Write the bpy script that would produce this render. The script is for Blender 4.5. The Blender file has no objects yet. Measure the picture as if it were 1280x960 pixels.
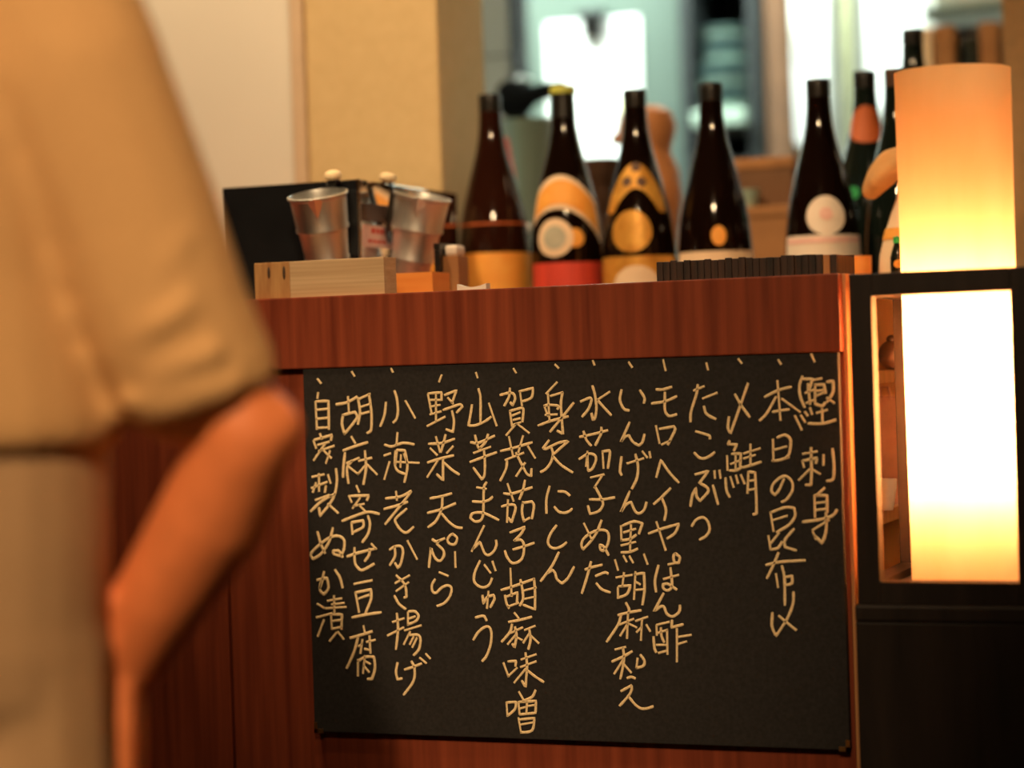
import bpy, bmesh, math, random
from mathutils import Vector, Matrix
random.seed(7)
S = bpy.context.scene
COL = S.collection
R = math.radians

# ------------------------------------------------------------------ camera
CAM = Vector((0.825, -2.212, 1.0))
YAW, PITCH, ROLL, FPX = R(21.627), R(-0.557), R(-1.82), 2800.0
_f = Vector((-math.sin(YAW)*math.cos(PITCH), math.cos(YAW)*math.cos(PITCH), math.sin(PITCH)))
_r = Vector((math.cos(YAW), math.sin(YAW), 0)); _u = _r.cross(_f)
RX = _r*math.cos(ROLL) + _u*math.sin(ROLL)
UP = -_r*math.sin(ROLL) + _u*math.cos(ROLL)
FW = _f
cd = bpy.data.cameras.new('camera'); cam = bpy.data.objects.new('camera', cd); COL.objects.link(cam)
cam.matrix_world = Matrix(((RX.x, UP.x, -FW.x, CAM.x), (RX.y, UP.y, -FW.y, CAM.y), (RX.z, UP.z, -FW.z, CAM.z), (0, 0, 0, 1)))
cd.sensor_width = 36; cd.sensor_fit = 'HORIZONTAL'; cd.lens = FPX/1280*36
cd.dof.use_dof = True; cd.dof.focus_distance = 2.375; cd.dof.aperture_fstop = 1.8
cd.clip_start = 0.05
S.camera = cam

def ray(px, py): return FW + RX*((px-640)/FPX) - UP*((py-480)/FPX)
def at(px, py, Y):
    d = ray(px, py); return CAM + d*((Y-CAM.y)/d.y)
def atd(px, py, D): return CAM + ray(px, py)*D

# ------------------------------------------------------------------ light and exposure
S.view_settings.view_transform = 'Standard'; S.view_settings.look = 'None'
S.view_settings.gamma = 1.0; S.view_settings.use_curve_mapping = False
S.view_settings.exposure = 0.0
W = bpy.data.worlds.new('world'); S.world = W; W.use_nodes = True
W.node_tree.nodes['Background'].inputs[0].default_value = (1.0, 0.6, 0.3, 1)
W.node_tree.nodes['Background'].inputs[1].default_value = 0.02
def lamp(name, kind, loc, target, power, color, size=0.1, angle=60, blend=0.6, sy=None):
    l = bpy.data.lights.new(name, kind); o = bpy.data.objects.new(name, l); COL.objects.link(o)
    o.location = loc; o.rotation_euler = (Vector(target)-Vector(loc)).to_track_quat('-Z', 'Y').to_euler()
    l.energy = power; l.color = color
    if kind == 'SPOT': l.spot_size = R(angle); l.spot_blend = blend; l.shadow_soft_size = size
    elif kind == 'AREA':
        l.size = size
        if sy: l.shape = 'RECTANGLE'; l.size_y = sy
    else: l.shadow_soft_size = size
    return o
WARM = (1.0, 0.68, 0.37); COOL = (0.86, 1.0, 0.93)
DINING = [((0.78, -2.3, 2.46), (0.08, 0.0, 1.22), 135, 29), ((0.62, -2.75, 2.46), (-0.17, -0.86, 0.84), 285, 34), ((0.1, -0.78, 2.46), (0.03, -0.35, 1.0), 19, 66)]  # the second spot is added to light the person
for l_, t_, p_, a_ in DINING: lamp('dining_downlight', 'SPOT', l_, t_, p_, WARM, 0.06, a_, 0.9)
BAR = [((-0.6, -0.25, 2.46), (-0.55, 0.47, 1.3), 88), ((-0.05, 0.05, 2.46), (-0.05, 0.45, 1.1), 14), ((0.18, 0.32, 2.46), (0.18, 0.6, 1.1), 9)]
for l_, t_, p_ in BAR: lamp('bar_downlight', 'SPOT', l_, t_, p_, WARM, 0.05, 80, 0.7)
lamp('kitchen_fluorescent', 'AREA', (-0.85, 1.55, 2.42), (-0.6, 1.75, 0), 125, COOL, 0.9, sy=0.16)

lamp('cloth_fill_light', 'AREA', (0.02, 1.60, 2.0), (0.0, 1.86, 1.45), 13, COOL, 0.5, sy=0.06)  # unseen light added to brighten the hanging cloths

# ------------------------------------------------------------------ materials
def nodes(name):
    m = bpy.data.materials.new(name); m.use_nodes = True
    nt = m.node_tree; return m, nt, nt.nodes['Principled BSDF'], nt.nodes, nt.links
def mat(name, col, rough=0.5, metal=0.0, var=0.12, scale=30, stretch=(1, 1, 1), bump=0.0, spec=0.5, coat=0.0, col2=None, detail=4):
    m, nt, b, N, L = nodes(name)
    b.inputs['Roughness'].default_value = rough; b.inputs['Metallic'].default_value = metal
    b.inputs['Specular IOR Level'].default_value = spec; b.inputs['Coat Weight'].default_value = coat
    tc = N.new('ShaderNodeTexCoord'); mp = N.new('ShaderNodeMapping'); mp.inputs['Scale'].default_value = stretch
    no = N.new('ShaderNodeTexNoise'); no.inputs['Scale'].default_value = scale; no.inputs['Detail'].default_value = detail
    L.new(tc.outputs['Object'], mp.inputs[0]); L.new(mp.outputs[0], no.inputs['Vector'])
    cr = N.new('ShaderNodeValToRGB'); L.new(no.outputs['Fac'], cr.inputs[0])
    c2 = col2 or tuple(min(1, c*(1+var)) for c in col); c1 = col if col2 else tuple(c*(1-var) for c in col)
    cr.color_ramp.elements[0].position = 0.3; cr.color_ramp.elements[1].position = 0.7
    cr.color_ramp.elements[0].color = (*c1, 1); cr.color_ramp.elements[1].color = (*c2, 1)
    L.new(cr.outputs[0], b.inputs['Base Color'])
    if bump:
        bp = N.new('ShaderNodeBump'); bp.inputs['Strength'].default_value = bump; bp.inputs['Distance'].default_value = 0.01
        L.new(no.outputs['Fac'], bp.inputs['Height']); L.new(bp.outputs[0], b.inputs['Normal'])
    return m
M = {}
M['counter'] = mat('red_brown_veneer', (0.14, 0.026, 0.012), 0.35, scale=9, stretch=(9, 9, 0.35), col2=(0.29, 0.062, 0.026), detail=8)
M['board'] = mat('blackboard', (0.019, 0.0168, 0.0165), 0.75, scale=260, var=0.25, spec=0.25)
M['chalk'] = mat('chalk', (0.70, 0.52, 0.28), 0.95, scale=700, col2=(0.95, 0.74, 0.44), spec=0.1)
M['brass'] = mat('brass', (0.75, 0.38, 0.12), 0.35, 1.0)
M['blackwood'] = mat('black_stained_wood', (0.018, 0.0115, 0.009), 0.5, scale=12, stretch=(6, 6, 0.5), var=0.4, spec=0.35)
M['warmwood'] = mat('warm_wood', (0.36, 0.15, 0.055), 0.5, scale=10, stretch=(6, 6, 0.5), col2=(0.52, 0.25, 0.10))
M['palewood'] = mat('pale_wood', (0.46, 0.30, 0.16), 0.6, scale=14, stretch=(0.4, 3, 22), col2=(0.62, 0.44, 0.26))
M['palewoodend'] = mat('pale_wood_knot', (0.34, 0.15, 0.05), 0.65, scale=30, stretch=(6, 3, 0.6), col2=(0.5, 0.27, 0.1))
M['knot'] = mat('dark_knot', (0.05, 0.028, 0.014), 0.8)
M['steel'] = mat('polished_steel', (0.78, 0.74, 0.70), 0.06, 1.0, var=0.03)
M['dark_reflection'] = mat('steel_dark_reflection', (0.012, 0.013, 0.015), 0.12, 0.0, spec=0.6)  # reflection of the dark room painted as a black colour
M['alu'] = mat('aluminium', (0.80, 0.80, 0.77), 0.42, 1.0, scale=60, stretch=(1, 1, 0.2), var=0.12)
M['blackplastic'] = mat('black_plastic', (0.012, 0.012, 0.012), 0.3)
M['cream'] = mat('cream_knob', (0.80, 0.62, 0.38), 0.5)
M['whitecer'] = mat('white_ceramic', (0.80, 0.74, 0.66), 0.3)
M['plaster'] = mat('beige_plaster', (0.60, 0.45, 0.235), 0.9, scale=60, col2=(0.64, 0.485, 0.26), bump=0.08, spec=0.2)
M['plasterd'] = mat('tan_plaster', (0.40, 0.25, 0.12), 0.9, scale=90, var=0.1, bump=0.25, spec=0.2)
M['door'] = mat('white_panel', (0.76, 0.73, 0.66), 0.4, scale=3, var=0.03)
M['trim'] = mat('trim_paint', (0.62, 0.47, 0.33), 0.5, var=0.04)
M['seam'] = mat('dark_gap', (0.03, 0.032, 0.035), 0.8)
M['tile'] = mat('grey_tile', (0.34, 0.31, 0.26), 0.35, scale=6, var=0.08)
M['fridge'] = mat('green_grey_steel', (0.135, 0.18, 0.15), 0.35, 0.25, scale=4, var=0.06)
M['paper'] = mat('white_paper', (0.88, 0.90, 0.86), 0.8, scale=12, var=0.02)
M['cloth'] = mat('white_cloth', (0.90, 0.91, 0.90), 0.9, scale=20, var=0.04)
M['greencloth'] = mat('pale_olive_cloth', (0.52, 0.52, 0.32), 0.9, scale=20, var=0.08)
M['yellow'] = mat('yellow_ink', (0.85, 0.78, 0.35), 0.8)
M['darkshelf'] = mat('dark_metal_rack', (0.02, 0.024, 0.024), 0.5)
M['plate'] = mat('blue_grey_glaze', (0.10, 0.16, 0.155), 0.3, scale=8, var=0.2)
M['palegreen'] = mat('pale_green_glaze', (0.36, 0.47, 0.38), 0.3)
M['card'] = mat('brown_cardboard', (0.34, 0.155, 0.055), 0.85, scale=25, var=0.12)
M['cardd'] = mat('dark_cardboard', (0.15, 0.07, 0.03), 0.85, scale=25, var=0.15)
M['clay'] = mat('brown_earthenware', (0.40, 0.16, 0.05), 0.65, scale=22, var=0.18)
M['bowl'] = mat('dark_lacquer', (0.07, 0.035, 0.02), 0.4, var=0.3)
M['glass'] = mat('dark_brown_glass', (0.006, 0.0024, 0.0014), 0.07, scale=5, var=0.2, spec=0.45)
M['glassred'] = mat('red_brown_glass', (0.022, 0.006, 0.003), 0.07, scale=5, var=0.3, spec=0.45)
M['blackglass'] = mat('black_green_glass', (0.006, 0.010, 0.008), 0.06, scale=5, var=0.2, spec=0.6)
M['capblack'] = mat('black_cap', (0.008, 0.007, 0.006), 0.35)
M['mattblack'] = mat('matt_black', (0.004, 0.004, 0.004), 0.9, spec=0.1)
M['lime'] = mat('lime_cap', (0.50, 0.55, 0.10), 0.4)
M['redcap'] = mat('red_plastic', (0.62, 0.07, 0.03), 0.4)
M['lab_orange'] = mat('orange_label', (0.80, 0.30, 0.035), 0.6, scale=30, col2=(0.86, 0.42, 0.07))
M['lab_pale'] = mat('pale_label', (0.80, 0.62, 0.42), 0.7, var=0.05)
M['lab_gold'] = mat('gold_label', (0.55, 0.25, 0.035), 0.4, 0.35, scale=70, col2=(0.74, 0.40, 0.07))
M['lab_red'] = mat('red_label', (0.62, 0.055, 0.03), 0.6, scale=60, stretch=(1, 1, .3), var=0.15)
M['lab_white'] = mat('white_label', (0.78, 0.70, 0.60), 0.6, var=0.05)
M['lab_pink'] = mat('pink_label', (0.78, 0.50, 0.45), 0.6, var=0.1)
M['lab_grey'] = mat('grey_seal', (0.42, 0.42, 0.33), 0.6, var=0.15)
M['lab_rust'] = mat('rust_label', (0.50, 0.105, 0.02), 0.6, var=0.1)
M['lab_dark'] = mat('brown_print', (0.10, 0.045, 0.02), 0.6, var=0.1)
M['green'] = mat('green_label', (0.01, 0.30, 0.08), 0.4)
M['stainless'] = mat('brushed_steel', (0.60, 0.60, 0.56), 0.3, 1.0, scale=10)
M['clearjug'] = mat('cloudy_plastic', (0.17, 0.24, 0.21), 0.35, scale=8, var=0.1)
M['towel'] = mat('tan_towel', (0.62, 0.33, 0.12), 0.95, scale=30, var=0.12, bump=0.3)
M['masu'] = mat('orange_cedar', (0.72, 0.24, 0.04), 0.5, scale=10, stretch=(1, 1, 8), col2=(0.82, 0.33, 0.07))
M['mat'] = mat('charred_wood', (0.010, 0.007, 0.006), 0.6, scale=35, stretch=(5, 5, 0.3), col2=(0.055, 0.026, 0.017))
M['shirt'] = mat('beige_linen', (0.63, 0.365, 0.16), 0.95, scale=240, var=0.06, bump=0.1, spec=0.15)
M['trousers'] = mat('tan_trousers', (0.52, 0.32, 0.17), 0.95, scale=240, var=0.08, bump=0.1, spec=0.15)
M['skin'] = mat('skin', (0.80, 0.235, 0.08), 0.55, scale=40, var=0.06)
M['hair'] = mat('black_hair', (0.012, 0.010, 0.009), 0.5, scale=60, stretch=(3, 3, 0.3), var=0.4)
M['shoe'] = mat('black_shoe', (0.015, 0.014, 0.013), 0.5)
M['floor'] = mat('dark_floor', (0.05, 0.035, 0.026), 0.45, scale=6, var=0.25)
M['ceiling'] = mat('ceiling_paint', (0.36, 0.28, 0.19), 0.9)
M['darkwall'] = mat('dark_wall', (0.07, 0.045, 0.028), 0.85, scale=8, var=0.2)
M['kwall'] = mat('kitchen_wall', (0.70, 0.72, 0.64), 0.6, scale=6, var=0.04)
M['beigeshelf'] = mat('light_shelf_wood', (0.55, 0.34, 0.16), 0.6, scale=12, stretch=(5, 5, .6), var=0.15)
M['bag'] = mat('mauve_bag', (0.24, 0.13, 0.10), 0.8, var=0.2)
M['lamp_metal'] = mat('lamp_can', (0.3, 0.27, 0.22), 0.4, 0.6)
# washi paper: lets the bulb's light through
m, nt, b, N, L = nodes('washi_paper'); N.remove(b)
tr = N.new('ShaderNodeBsdfTranslucent'); df = N.new('ShaderNodeBsdfDiffuse'); mx = N.new('ShaderNodeMixShader')
no = N.new('ShaderNodeTexNoise'); no.inputs['Scale'].default_value = 22; no.inputs['Detail'].default_value = 6
tc = N.new('ShaderNodeTexCoord'); mp = N.new('ShaderNodeMapping'); mp.inputs['Scale'].default_value = (1, 1, 0.25)
L.new(tc.outputs['Object'], mp.inputs[0]); L.new(mp.outputs[0], no.inputs['Vector'])
cr = N.new('ShaderNodeValToRGB'); L.new(no.outputs['Fac'], cr.inputs[0])
cr.color_ramp.elements[0].position = .3; cr.color_ramp.elements[1].position = .7
cr.color_ramp.elements[0].color = (0.90, 0.585, 0.27, 1); cr.color_ramp.elements[1].color = (0.95, 0.65, 0.33, 1)
for n_ in (tr, df): L.new(cr.outputs[0], n_.inputs['Color'])
mx.inputs[0].default_value = 0.45; L.new(tr.outputs[0], mx.inputs[1]); L.new(df.outputs[0], mx.inputs[2])
L.new(mx.outputs[0], N['Material Output'].inputs[0]); M['washi'] = m
def emit(name, col, s):
    m, nt, b, N, L = nodes(name); N.remove(b)
    e = N.new('ShaderNodeEmission'); e.inputs[0].default_value = (*col, 1); e.inputs[1].default_value = s
    L.new(e.outputs[0], N['Material Output'].inputs[0]); return m
M['bulb'] = emit('glowing_bulb', (1.0, 0.56, 0.32), 185)
M['tube'] = emit('fluorescent_tube', COOL, 6)
M['canlight'] = emit('downlight_bulb', WARM, 8)

# ------------------------------------------------------------------ mesh helpers
def off(parent):
    v = Vector()
    while parent: v += parent.location; parent = parent.parent
    return v
def obj(name, bm, m, parent=None, base=None, smooth=False):
    """links a world-space bmesh as one object; its origin is the parent's (or base)"""
    o_ = off(parent) if parent else Vector(base or (0, 0, 0))
    bmesh.ops.translate(bm, verts=bm.verts, vec=-o_)
    bmesh.ops.recalc_face_normals(bm, faces=bm.faces)
    me = bpy.data.meshes.new(name); bm.to_mesh(me); bm.free()
    for k in (m if isinstance(m, (list, tuple)) else [m]): me.materials.append(M[k])
    if smooth:
        for p in me.polygons: p.use_smooth = True
    o = bpy.data.objects.new(name, me); COL.objects.link(o)
    if parent: o.parent = parent
    else: o.location = o_
    if smooth:
        e = o.modifiers.new('split', 'EDGE_SPLIT'); e.split_angle = R(38)
    return o
def tag(o, label, cat, group=None):
    o['label'] = label; o['category'] = cat
    if group: o['group'] = group
    return o
def thing(name, loc, label, cat, group=None):
    o = bpy.data.objects.new(name, None); COL.objects.link(o); o.location = loc; o.empty_display_size = 0.02
    return tag(o, label, cat, group)
def struct(name, bm, m, parent=None):
    o = obj(name, bm, m, parent)
    if not parent: o['kind'] = 'structure'
    return o
def box(bm, lo, hi, bev=0.0, mi=0):
    r = bmesh.ops.create_cube(bm, size=1); vs = r['verts']
    for v in vs: v.co = Vector([lo[i] + (v.co[i]+.5)*(hi[i]-lo[i]) for i in range(3)])
    fs = list({f for v in vs for f in v.link_faces})
    for f in fs: f.material_index = mi
    if bev:
        es = list({e for v in vs for e in v.link_edges})
        bmesh.ops.bevel(bm, geom=es, offset=bev, segments=2, affect='EDGES', profile=0.6)
    return bm
def B(lo, hi, bev=0.0): return box(bmesh.new(), lo, hi, bev)
def ringface(bm, r0, r1, mi=0):
    n = len(r0)
    for i in range(n):
        f = bm.faces.new((r0[i], r0[(i+1) % n], r1[(i+1) % n], r1[i])); f.material_index = mi
def lathe(bm, prof, c=(0, 0, 0), seg=48, mi=0, cap=True, tf=None):
    """prof: list of (r, z) bottom to top"""
    c = Vector(c); prev = None; rings = []
    for r_, z_ in prof:
        ring = []
        for i in range(seg):
            a = 2*math.pi*i/seg; p = Vector((r_*math.cos(a), r_*math.sin(a), z_))
            ring.append(bm.verts.new((tf @ p if tf else p) + c))
        if prev: ringface(bm, prev, ring, mi)
        prev = ring; rings.append(ring)
    if cap:
        for k in (rings[0], rings[-1]):
            try: f = bm.faces.new(k); f.material_index = mi
            except ValueError: pass
    return bm
def tube(bm, pts, r, seg=10, closed_caps=True):
    pts = [Vector(p) for p in pts]; prev = None; first = None
    rr = r if isinstance(r, (list, tuple)) else [r]*len(pts)
    ref = Vector((0.13, 0.31, 0.94)).normalized()
    for i, p in enumerate(pts):
        d = (pts[min(i+1, len(pts)-1)] - pts[max(i-1, 0)]).normalized()
        u = d.cross(ref)
        if u.length < 1e-3: u = d.cross(Vector((1, 0, 0)))
        u.normalize(); v = d.cross(u)
        ring = [bm.verts.new(p + (u*math.cos(2*math.pi*k/seg) + v*math.sin(2*math.pi*k/seg))*rr[i]) for k in range(seg)]
        if prev: ringface(bm, prev, ring)
        else: first = ring
        prev = ring
    if closed_caps: bm.faces.new(first); bm.faces.new(prev)
    return bm
def interp(prof, z):
    for (r0, z0), (r1, z1) in zip(prof, prof[1:]):
        if z0 <= z <= z1 and z1 > z0: return r0 + (r1-r0)*(z-z0)/(z1-z0)
    return prof[-1][0]
def wrap(bm, prof, c, a0, a1, zlo, zhi, lift=0.0006, na=24, nz=8, mi=0):
    """a label wrapped on a lathe: zlo/zhi are functions of t in 0..1 across the angle, a real layer with thickness"""
    c = Vector(c); grid = [[], []]
    for side, l_ in ((0, lift), (1, lift*0.15)):
        for i in range(na+1):
            t = i/na; a = a0 + (a1-a0)*t; col = []
            for j in range(nz+1):
                z = zlo(t) + (zhi(t)-zlo(t))*j/nz; r_ = interp(prof, z) + l_
                col.append(bm.verts.new(c + Vector((r_*math.cos(a), r_*math.sin(a), z))))
            grid[side].append(col)
    for side in (0, 1):
        g = grid[side]
        for i in range(na):
            for j in range(nz):
                f = bm.faces.new((g[i][j], g[i+1][j], g[i+1][j+1], g[i][j+1])); f.material_index = mi
    return bm
def disc_on(bm, prof, c, ac, zc, rad, lift=0.0009, mi=0, rin=0.0, seg=32, sx=1.0, nr=4):
    """a round seal wrapped on a lathe"""
    c = Vector(c); rc = interp(prof, zc); prev = None
    for k in range(nr+1):
        q = rin + (rad-rin)*k/nr; ring = []
        for i in range(seg):
            t = 2*math.pi*i/seg; z = zc + q*math.sin(t); a = ac + sx*q*math.cos(t)/rc; r_ = interp(prof, z) + lift
            ring.append(bm.verts.new(c + Vector((r_*math.cos(a), r_*math.sin(a), z))))
        if prev: ringface(bm, prev, ring, mi)
        prev = ring
    return bm
def view_angle(p): return math.atan2(CAM.y-p[1], CAM.x-p[0])   # bearing of the guest's side from a bottle
def union(o, voxel, it=6, fac=0.5):
    r_ = o.modifiers.new('union', 'REMESH'); r_.mode = 'VOXEL'; r_.voxel_size = voxel; r_.use_smooth_shade = True
    s_ = o.modifiers.new('soften', 'SMOOTH'); s_.iterations = it; s_.factor = fac
def blob(bm, p, r, sub=2, scale=None, rot=None):
    g = bmesh.ops.create_icosphere(bm, subdivisions=sub, radius=1.0); s_ = Vector(scale) if scale else Vector((1, 1, 1))
    for v in g['verts']:
        q = Vector((v.co.x*s_.x, v.co.y*s_.y, v.co.z*s_.z))*r
        v.co = (rot @ q if rot else q) + Vector(p)
def limb(bm, chain, n=7):
    """tapered limb through (point, radius) joints: overlapping spheres blended by the union"""
    for (p0, r0), (p1, r1) in zip(chain, chain[1:]):
        p0 = Vector(p0); p1 = Vector(p1)
        tube(bm, [p0, p1], [r0, r1], 14)
        blob(bm, p0, r0); blob(bm, p1, r1)

# ------------------------------------------------------------------ the room
struct('floor', B((-3.2, -4.2, -0.05), (2.6, 2.9, 0)), 'floor')
struct('ceiling', B((-3.2, -4.2, 2.5), (2.6, 2.9, 2.56)), 'ceiling')
struct('wall_front', B((-3.2, -4.3, 0), (2.6, -4.2, 2.5)), 'darkwall')
struct('wall_right', B((2.6, -4.2, 0), (2.7, 2.9, 2.5)), 'darkwall')
struct('wall_left', B((-3.3, -4.2, 0), (-3.2, 2.9, 2.5)), 'darkwall')
struct('wall_back', B((-3.2, 2.2, 0), (2.6, 2.3, 2.5)), 'kwall')
XP = -0.327                                        # right edge of the plaster pillar
struct('wall_pillar', B((-0.519, 0.47, 0), (XP, 0.63, 2.5), 0.004), 'plaster')
struct('trim_1', B((-0.5375, 0.462, 0), (-0.519, 0.6, 2.5), 0.002), 'trim')
struct('trim_2', B((-0.5435, 0.476, 0), (-0.5375, 0.6, 2.5)), 'seam')
struct('door_1', B((-1.6, 0.474, 0), (-0.5435, 0.52, 2.5), 0.002), 'door')
struct('wall_partition', B((-3.2, 0.48, 0), (-1.6, 0.6, 2.5)), 'plaster')
a = at(590, 100, 1.2); b = at(636, 100, 1.2)
bm = bmesh.new(); zt = at(617, 70, 1.2).z
for k in range(-6, 7):
    z0 = zt + k*0.19; box(bm, (a.x-.25, 1.2, max(0, z0+.002)), (b.x, 1.23, min(2.5, z0+.188)), 0.002)
struct('wall_tiled', bm, 'tile')
struct('trim_3', B((a.x-.26, 1.205, 0), (b.x, 1.29, 2.5)), 'seam')
p0 = at(1258, 200, 1.0)
struct('wall_end', B((p0.x, 1.0, 0), (2.6, 1.12, 2.5)), 'plasterd')

# ceiling lamps (out of frame); the second is added for the person
for k, (l_, t_) in enumerate([q[:2] for q in DINING + BAR]):
    loc = Vector((l_[0], l_[1], 2.5)); side = 'over the dining floor' if k < 3 else 'over the bar'
    t = thing('ceiling_downlight', loc, ('left', 'middle', 'right')[[2, 0, 1, 0, 1, 2][k]] + ' recessed ceiling downlight ' + side, 'ceiling light', 'recessed downlights')
    bm = bmesh.new(); lathe(bm, [(0.075, 2.485), (0.08, 2.4999)], (l_[0], l_[1], 0), 24, cap=False); lathe(bm, [(0.05, 2.497), (0.075, 2.485)], (l_[0], l_[1], 0), 24, cap=False)
    obj('rim', bm, 'lamp_metal', t, smooth=True)
    bm = bmesh.new(); lathe(bm, [(0.05, 2.4965), (0.05, 2.4975)], (l_[0], l_[1], 0), 24); obj('lens', bm, 'canlight', t)
t = thing('fluorescent_fixture', (-0.85, 1.55, 2.5), 'long fluorescent tube fixture on the kitchen ceiling', 'ceiling light')
obj('housing', B((-1.35, 1.47, 2.45), (-.35, 1.63, 2.4999), .005), 'whitecer', t)
bm = bmesh.new(); tube(bm, [(-1.32, 1.55, 2.436), (-.38, 1.55, 2.436)], .0135); obj('fluorescent_tube', bm, 'tube', t)

t = thing('fill_fixture', (0.02, 1.60, 2.5), 'unseen fixture added to brighten the kitchen cloths', 'ceiling light')  # housing made up for the added cloth light, out of view
obj('housing', B((-.25, 1.575, 2.01), (.29, 1.625, 2.035), .004), 'whitecer', t)
for x in (-.2, .24): obj('hanger', B((x-.004, 1.596, 2.035), (x+.004, 1.604, 2.4999)), 'lamp_metal', t)

# ------------------------------------------------------------------ bar counter
t = thing('bar_counter', (-0.65, 0.0, 0), 'red brown wood veneer bar counter carrying the chalkboard', 'counter')
xs = at(290, 850, 0.012).x; XE = 0.308
for x0, x1 in ((-1.6, xs-.002), (xs+.002, XE-.004)):
    obj('front_panel', B((x0, 0.012, 0.0), (x1, 0.03, 1.0)), 'counter', t)
obj('top_rail', B((-1.6, 0.0, 1.0), (XE-.004, 0.03, 1.079), .0015), 'counter', t)
obj('end_panel', B((XE-.004, 0.014, 0.0), (XE, 0.13, 1.079), .001), 'warmwood', t)['label'] = 'orange brown end panel'
XD = 0.10                                          # the ledge is deep left of here, shallow right of it
obj('ledge_top', B((-1.6, 0.03, 1.05), (XD, 0.43, 1.079)), 'counter', t)
obj('ledge_top', B((XD, 0.03, 1.05), (XE-.004, 0.13, 1.079)), 'counter', t)
obj('back_panel', B((-1.6, 0.415, 0.0), (XD, 0.43, 1.05)), 'counter', t)
obj('back_panel', B((XD, 0.115, 0.0), (XE-.004, 0.13, 1.05)), 'counter', t)
obj('end_panel', B((XD-.012, 0.13, 0.0), (XD, 0.415, 1.05)), 'counter', t)
t = thing('kitchen_worktop', (0.3, 0.7, 0), 'steel kitchen worktop behind the bar ledge holding the bottles', 'worktop')
ZW = 0.98
obj('top_plate', B((XP+.012, 0.44, ZW-.03), (1.2, 0.98, ZW), .002), 'stainless', t)
obj('cabinet_body', B((XP+.022, 0.45, 0.0), (1.19, 0.97, ZW-.03)), 'darkshelf', t)

# ------------------------------------------------------------------ chalkboard with its writing
t = thing('chalkboard', (0, 0.012, 0.6), 'black menu chalkboard with handwritten Japanese menu hung on the counter', 'chalkboard')
YB = 0.0015
obj('board', B((-0.3005, YB, 0.5985), (0.3005, 0.0119, 0.9995), .0012), 'board', t)
for sx, lab in ((-1, 'left'), (1, 'right')):
    bm = bmesh.new(); x0 = sx*0.3005
    box(bm, (min(x0, x0-sx*.011), YB-.0008, .5975), (max(x0, x0-sx*.011), YB+.0004, .602)); box(bm, (min(x0, x0-sx*.004), YB-.0008, .5975), (max(x0, x0-sx*.004), YB+.0004, .609))
    obj('corner_clip', bm, 'brass', t)['label'] = 'small brass corner clip'
def smooth_path(P):
    """points (u, v) -> a rounder polyline through them"""
    if len(P) < 3: return P
    out = []
    for i in range(len(P)-1):
        p0 = P[max(i-1, 0)]; p1 = P[i]; p2 = P[i+1]; p3 = P[min(i+2, len(P)-1)]
        a1 = (p1-p0); a2 = (p2-p1); a3 = (p3-p2)
        m1 = (p2-p0)*.5 if a1.length and a1.normalized().dot(a2.normalized()) > 0.35 else a2*.5 if i else a2
        m2 = (p3-p1)*.5 if a3.length and a3.normalized().dot(a2.normalized()) > 0.35 else a2*.5
        L1 = a2.length
        for m_ in (m1, m2):
            if m_.length > 1.2*L1: m_ *= 1.2*L1/m_.length
        for k in range(5):
            s = k/5; h1 = 2*s**3-3*s*s+1; h2 = s**3-2*s*s+s; h3 = -2*s**3+3*s*s; h4 = s**3-s*s
            out.append(p1*h1 + m1*h2 + p2*h3 + m2*h4)
    out.append(P[-1]); return out
def chalk_stroke(bm, P, w, rnd):
    P = smooth_path(P); n = len(P)
    rows = []
    for i, p in enumerate(P):
        d = (P[min(i+1, n-1)] - P[max(i-1, 0)])
        if d.length < 1e-7: d = Vector((1, 0))
        d.normalize(); q = Vector((-d.y, d.x)); s = i/(n-1)
        wi = w*(0.92 + .16*rnd.random())*(0.82 if i in (0, n-1) else 1.0)
        c = p - d*w*.28 if i == 0 else p + d*w*.28 if i == n-1 else p
        rows.append([bm.verts.new((c.x + q.x*wi*o_, YB-h_, c.y + q.y*wi*o_)) for o_, h_ in ((-.5, .0001), (-.3, .0006), (.3, .0006), (.5, .0001))])
    for a_, b_ in zip(rows, rows[1:]):
        for k in range(3): bm.faces.new((a_[k], a_[k+1], b_[k+1], b_[k]))
    bm.faces.new(rows[0]); bm.faces.new(rows[-1])
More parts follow.
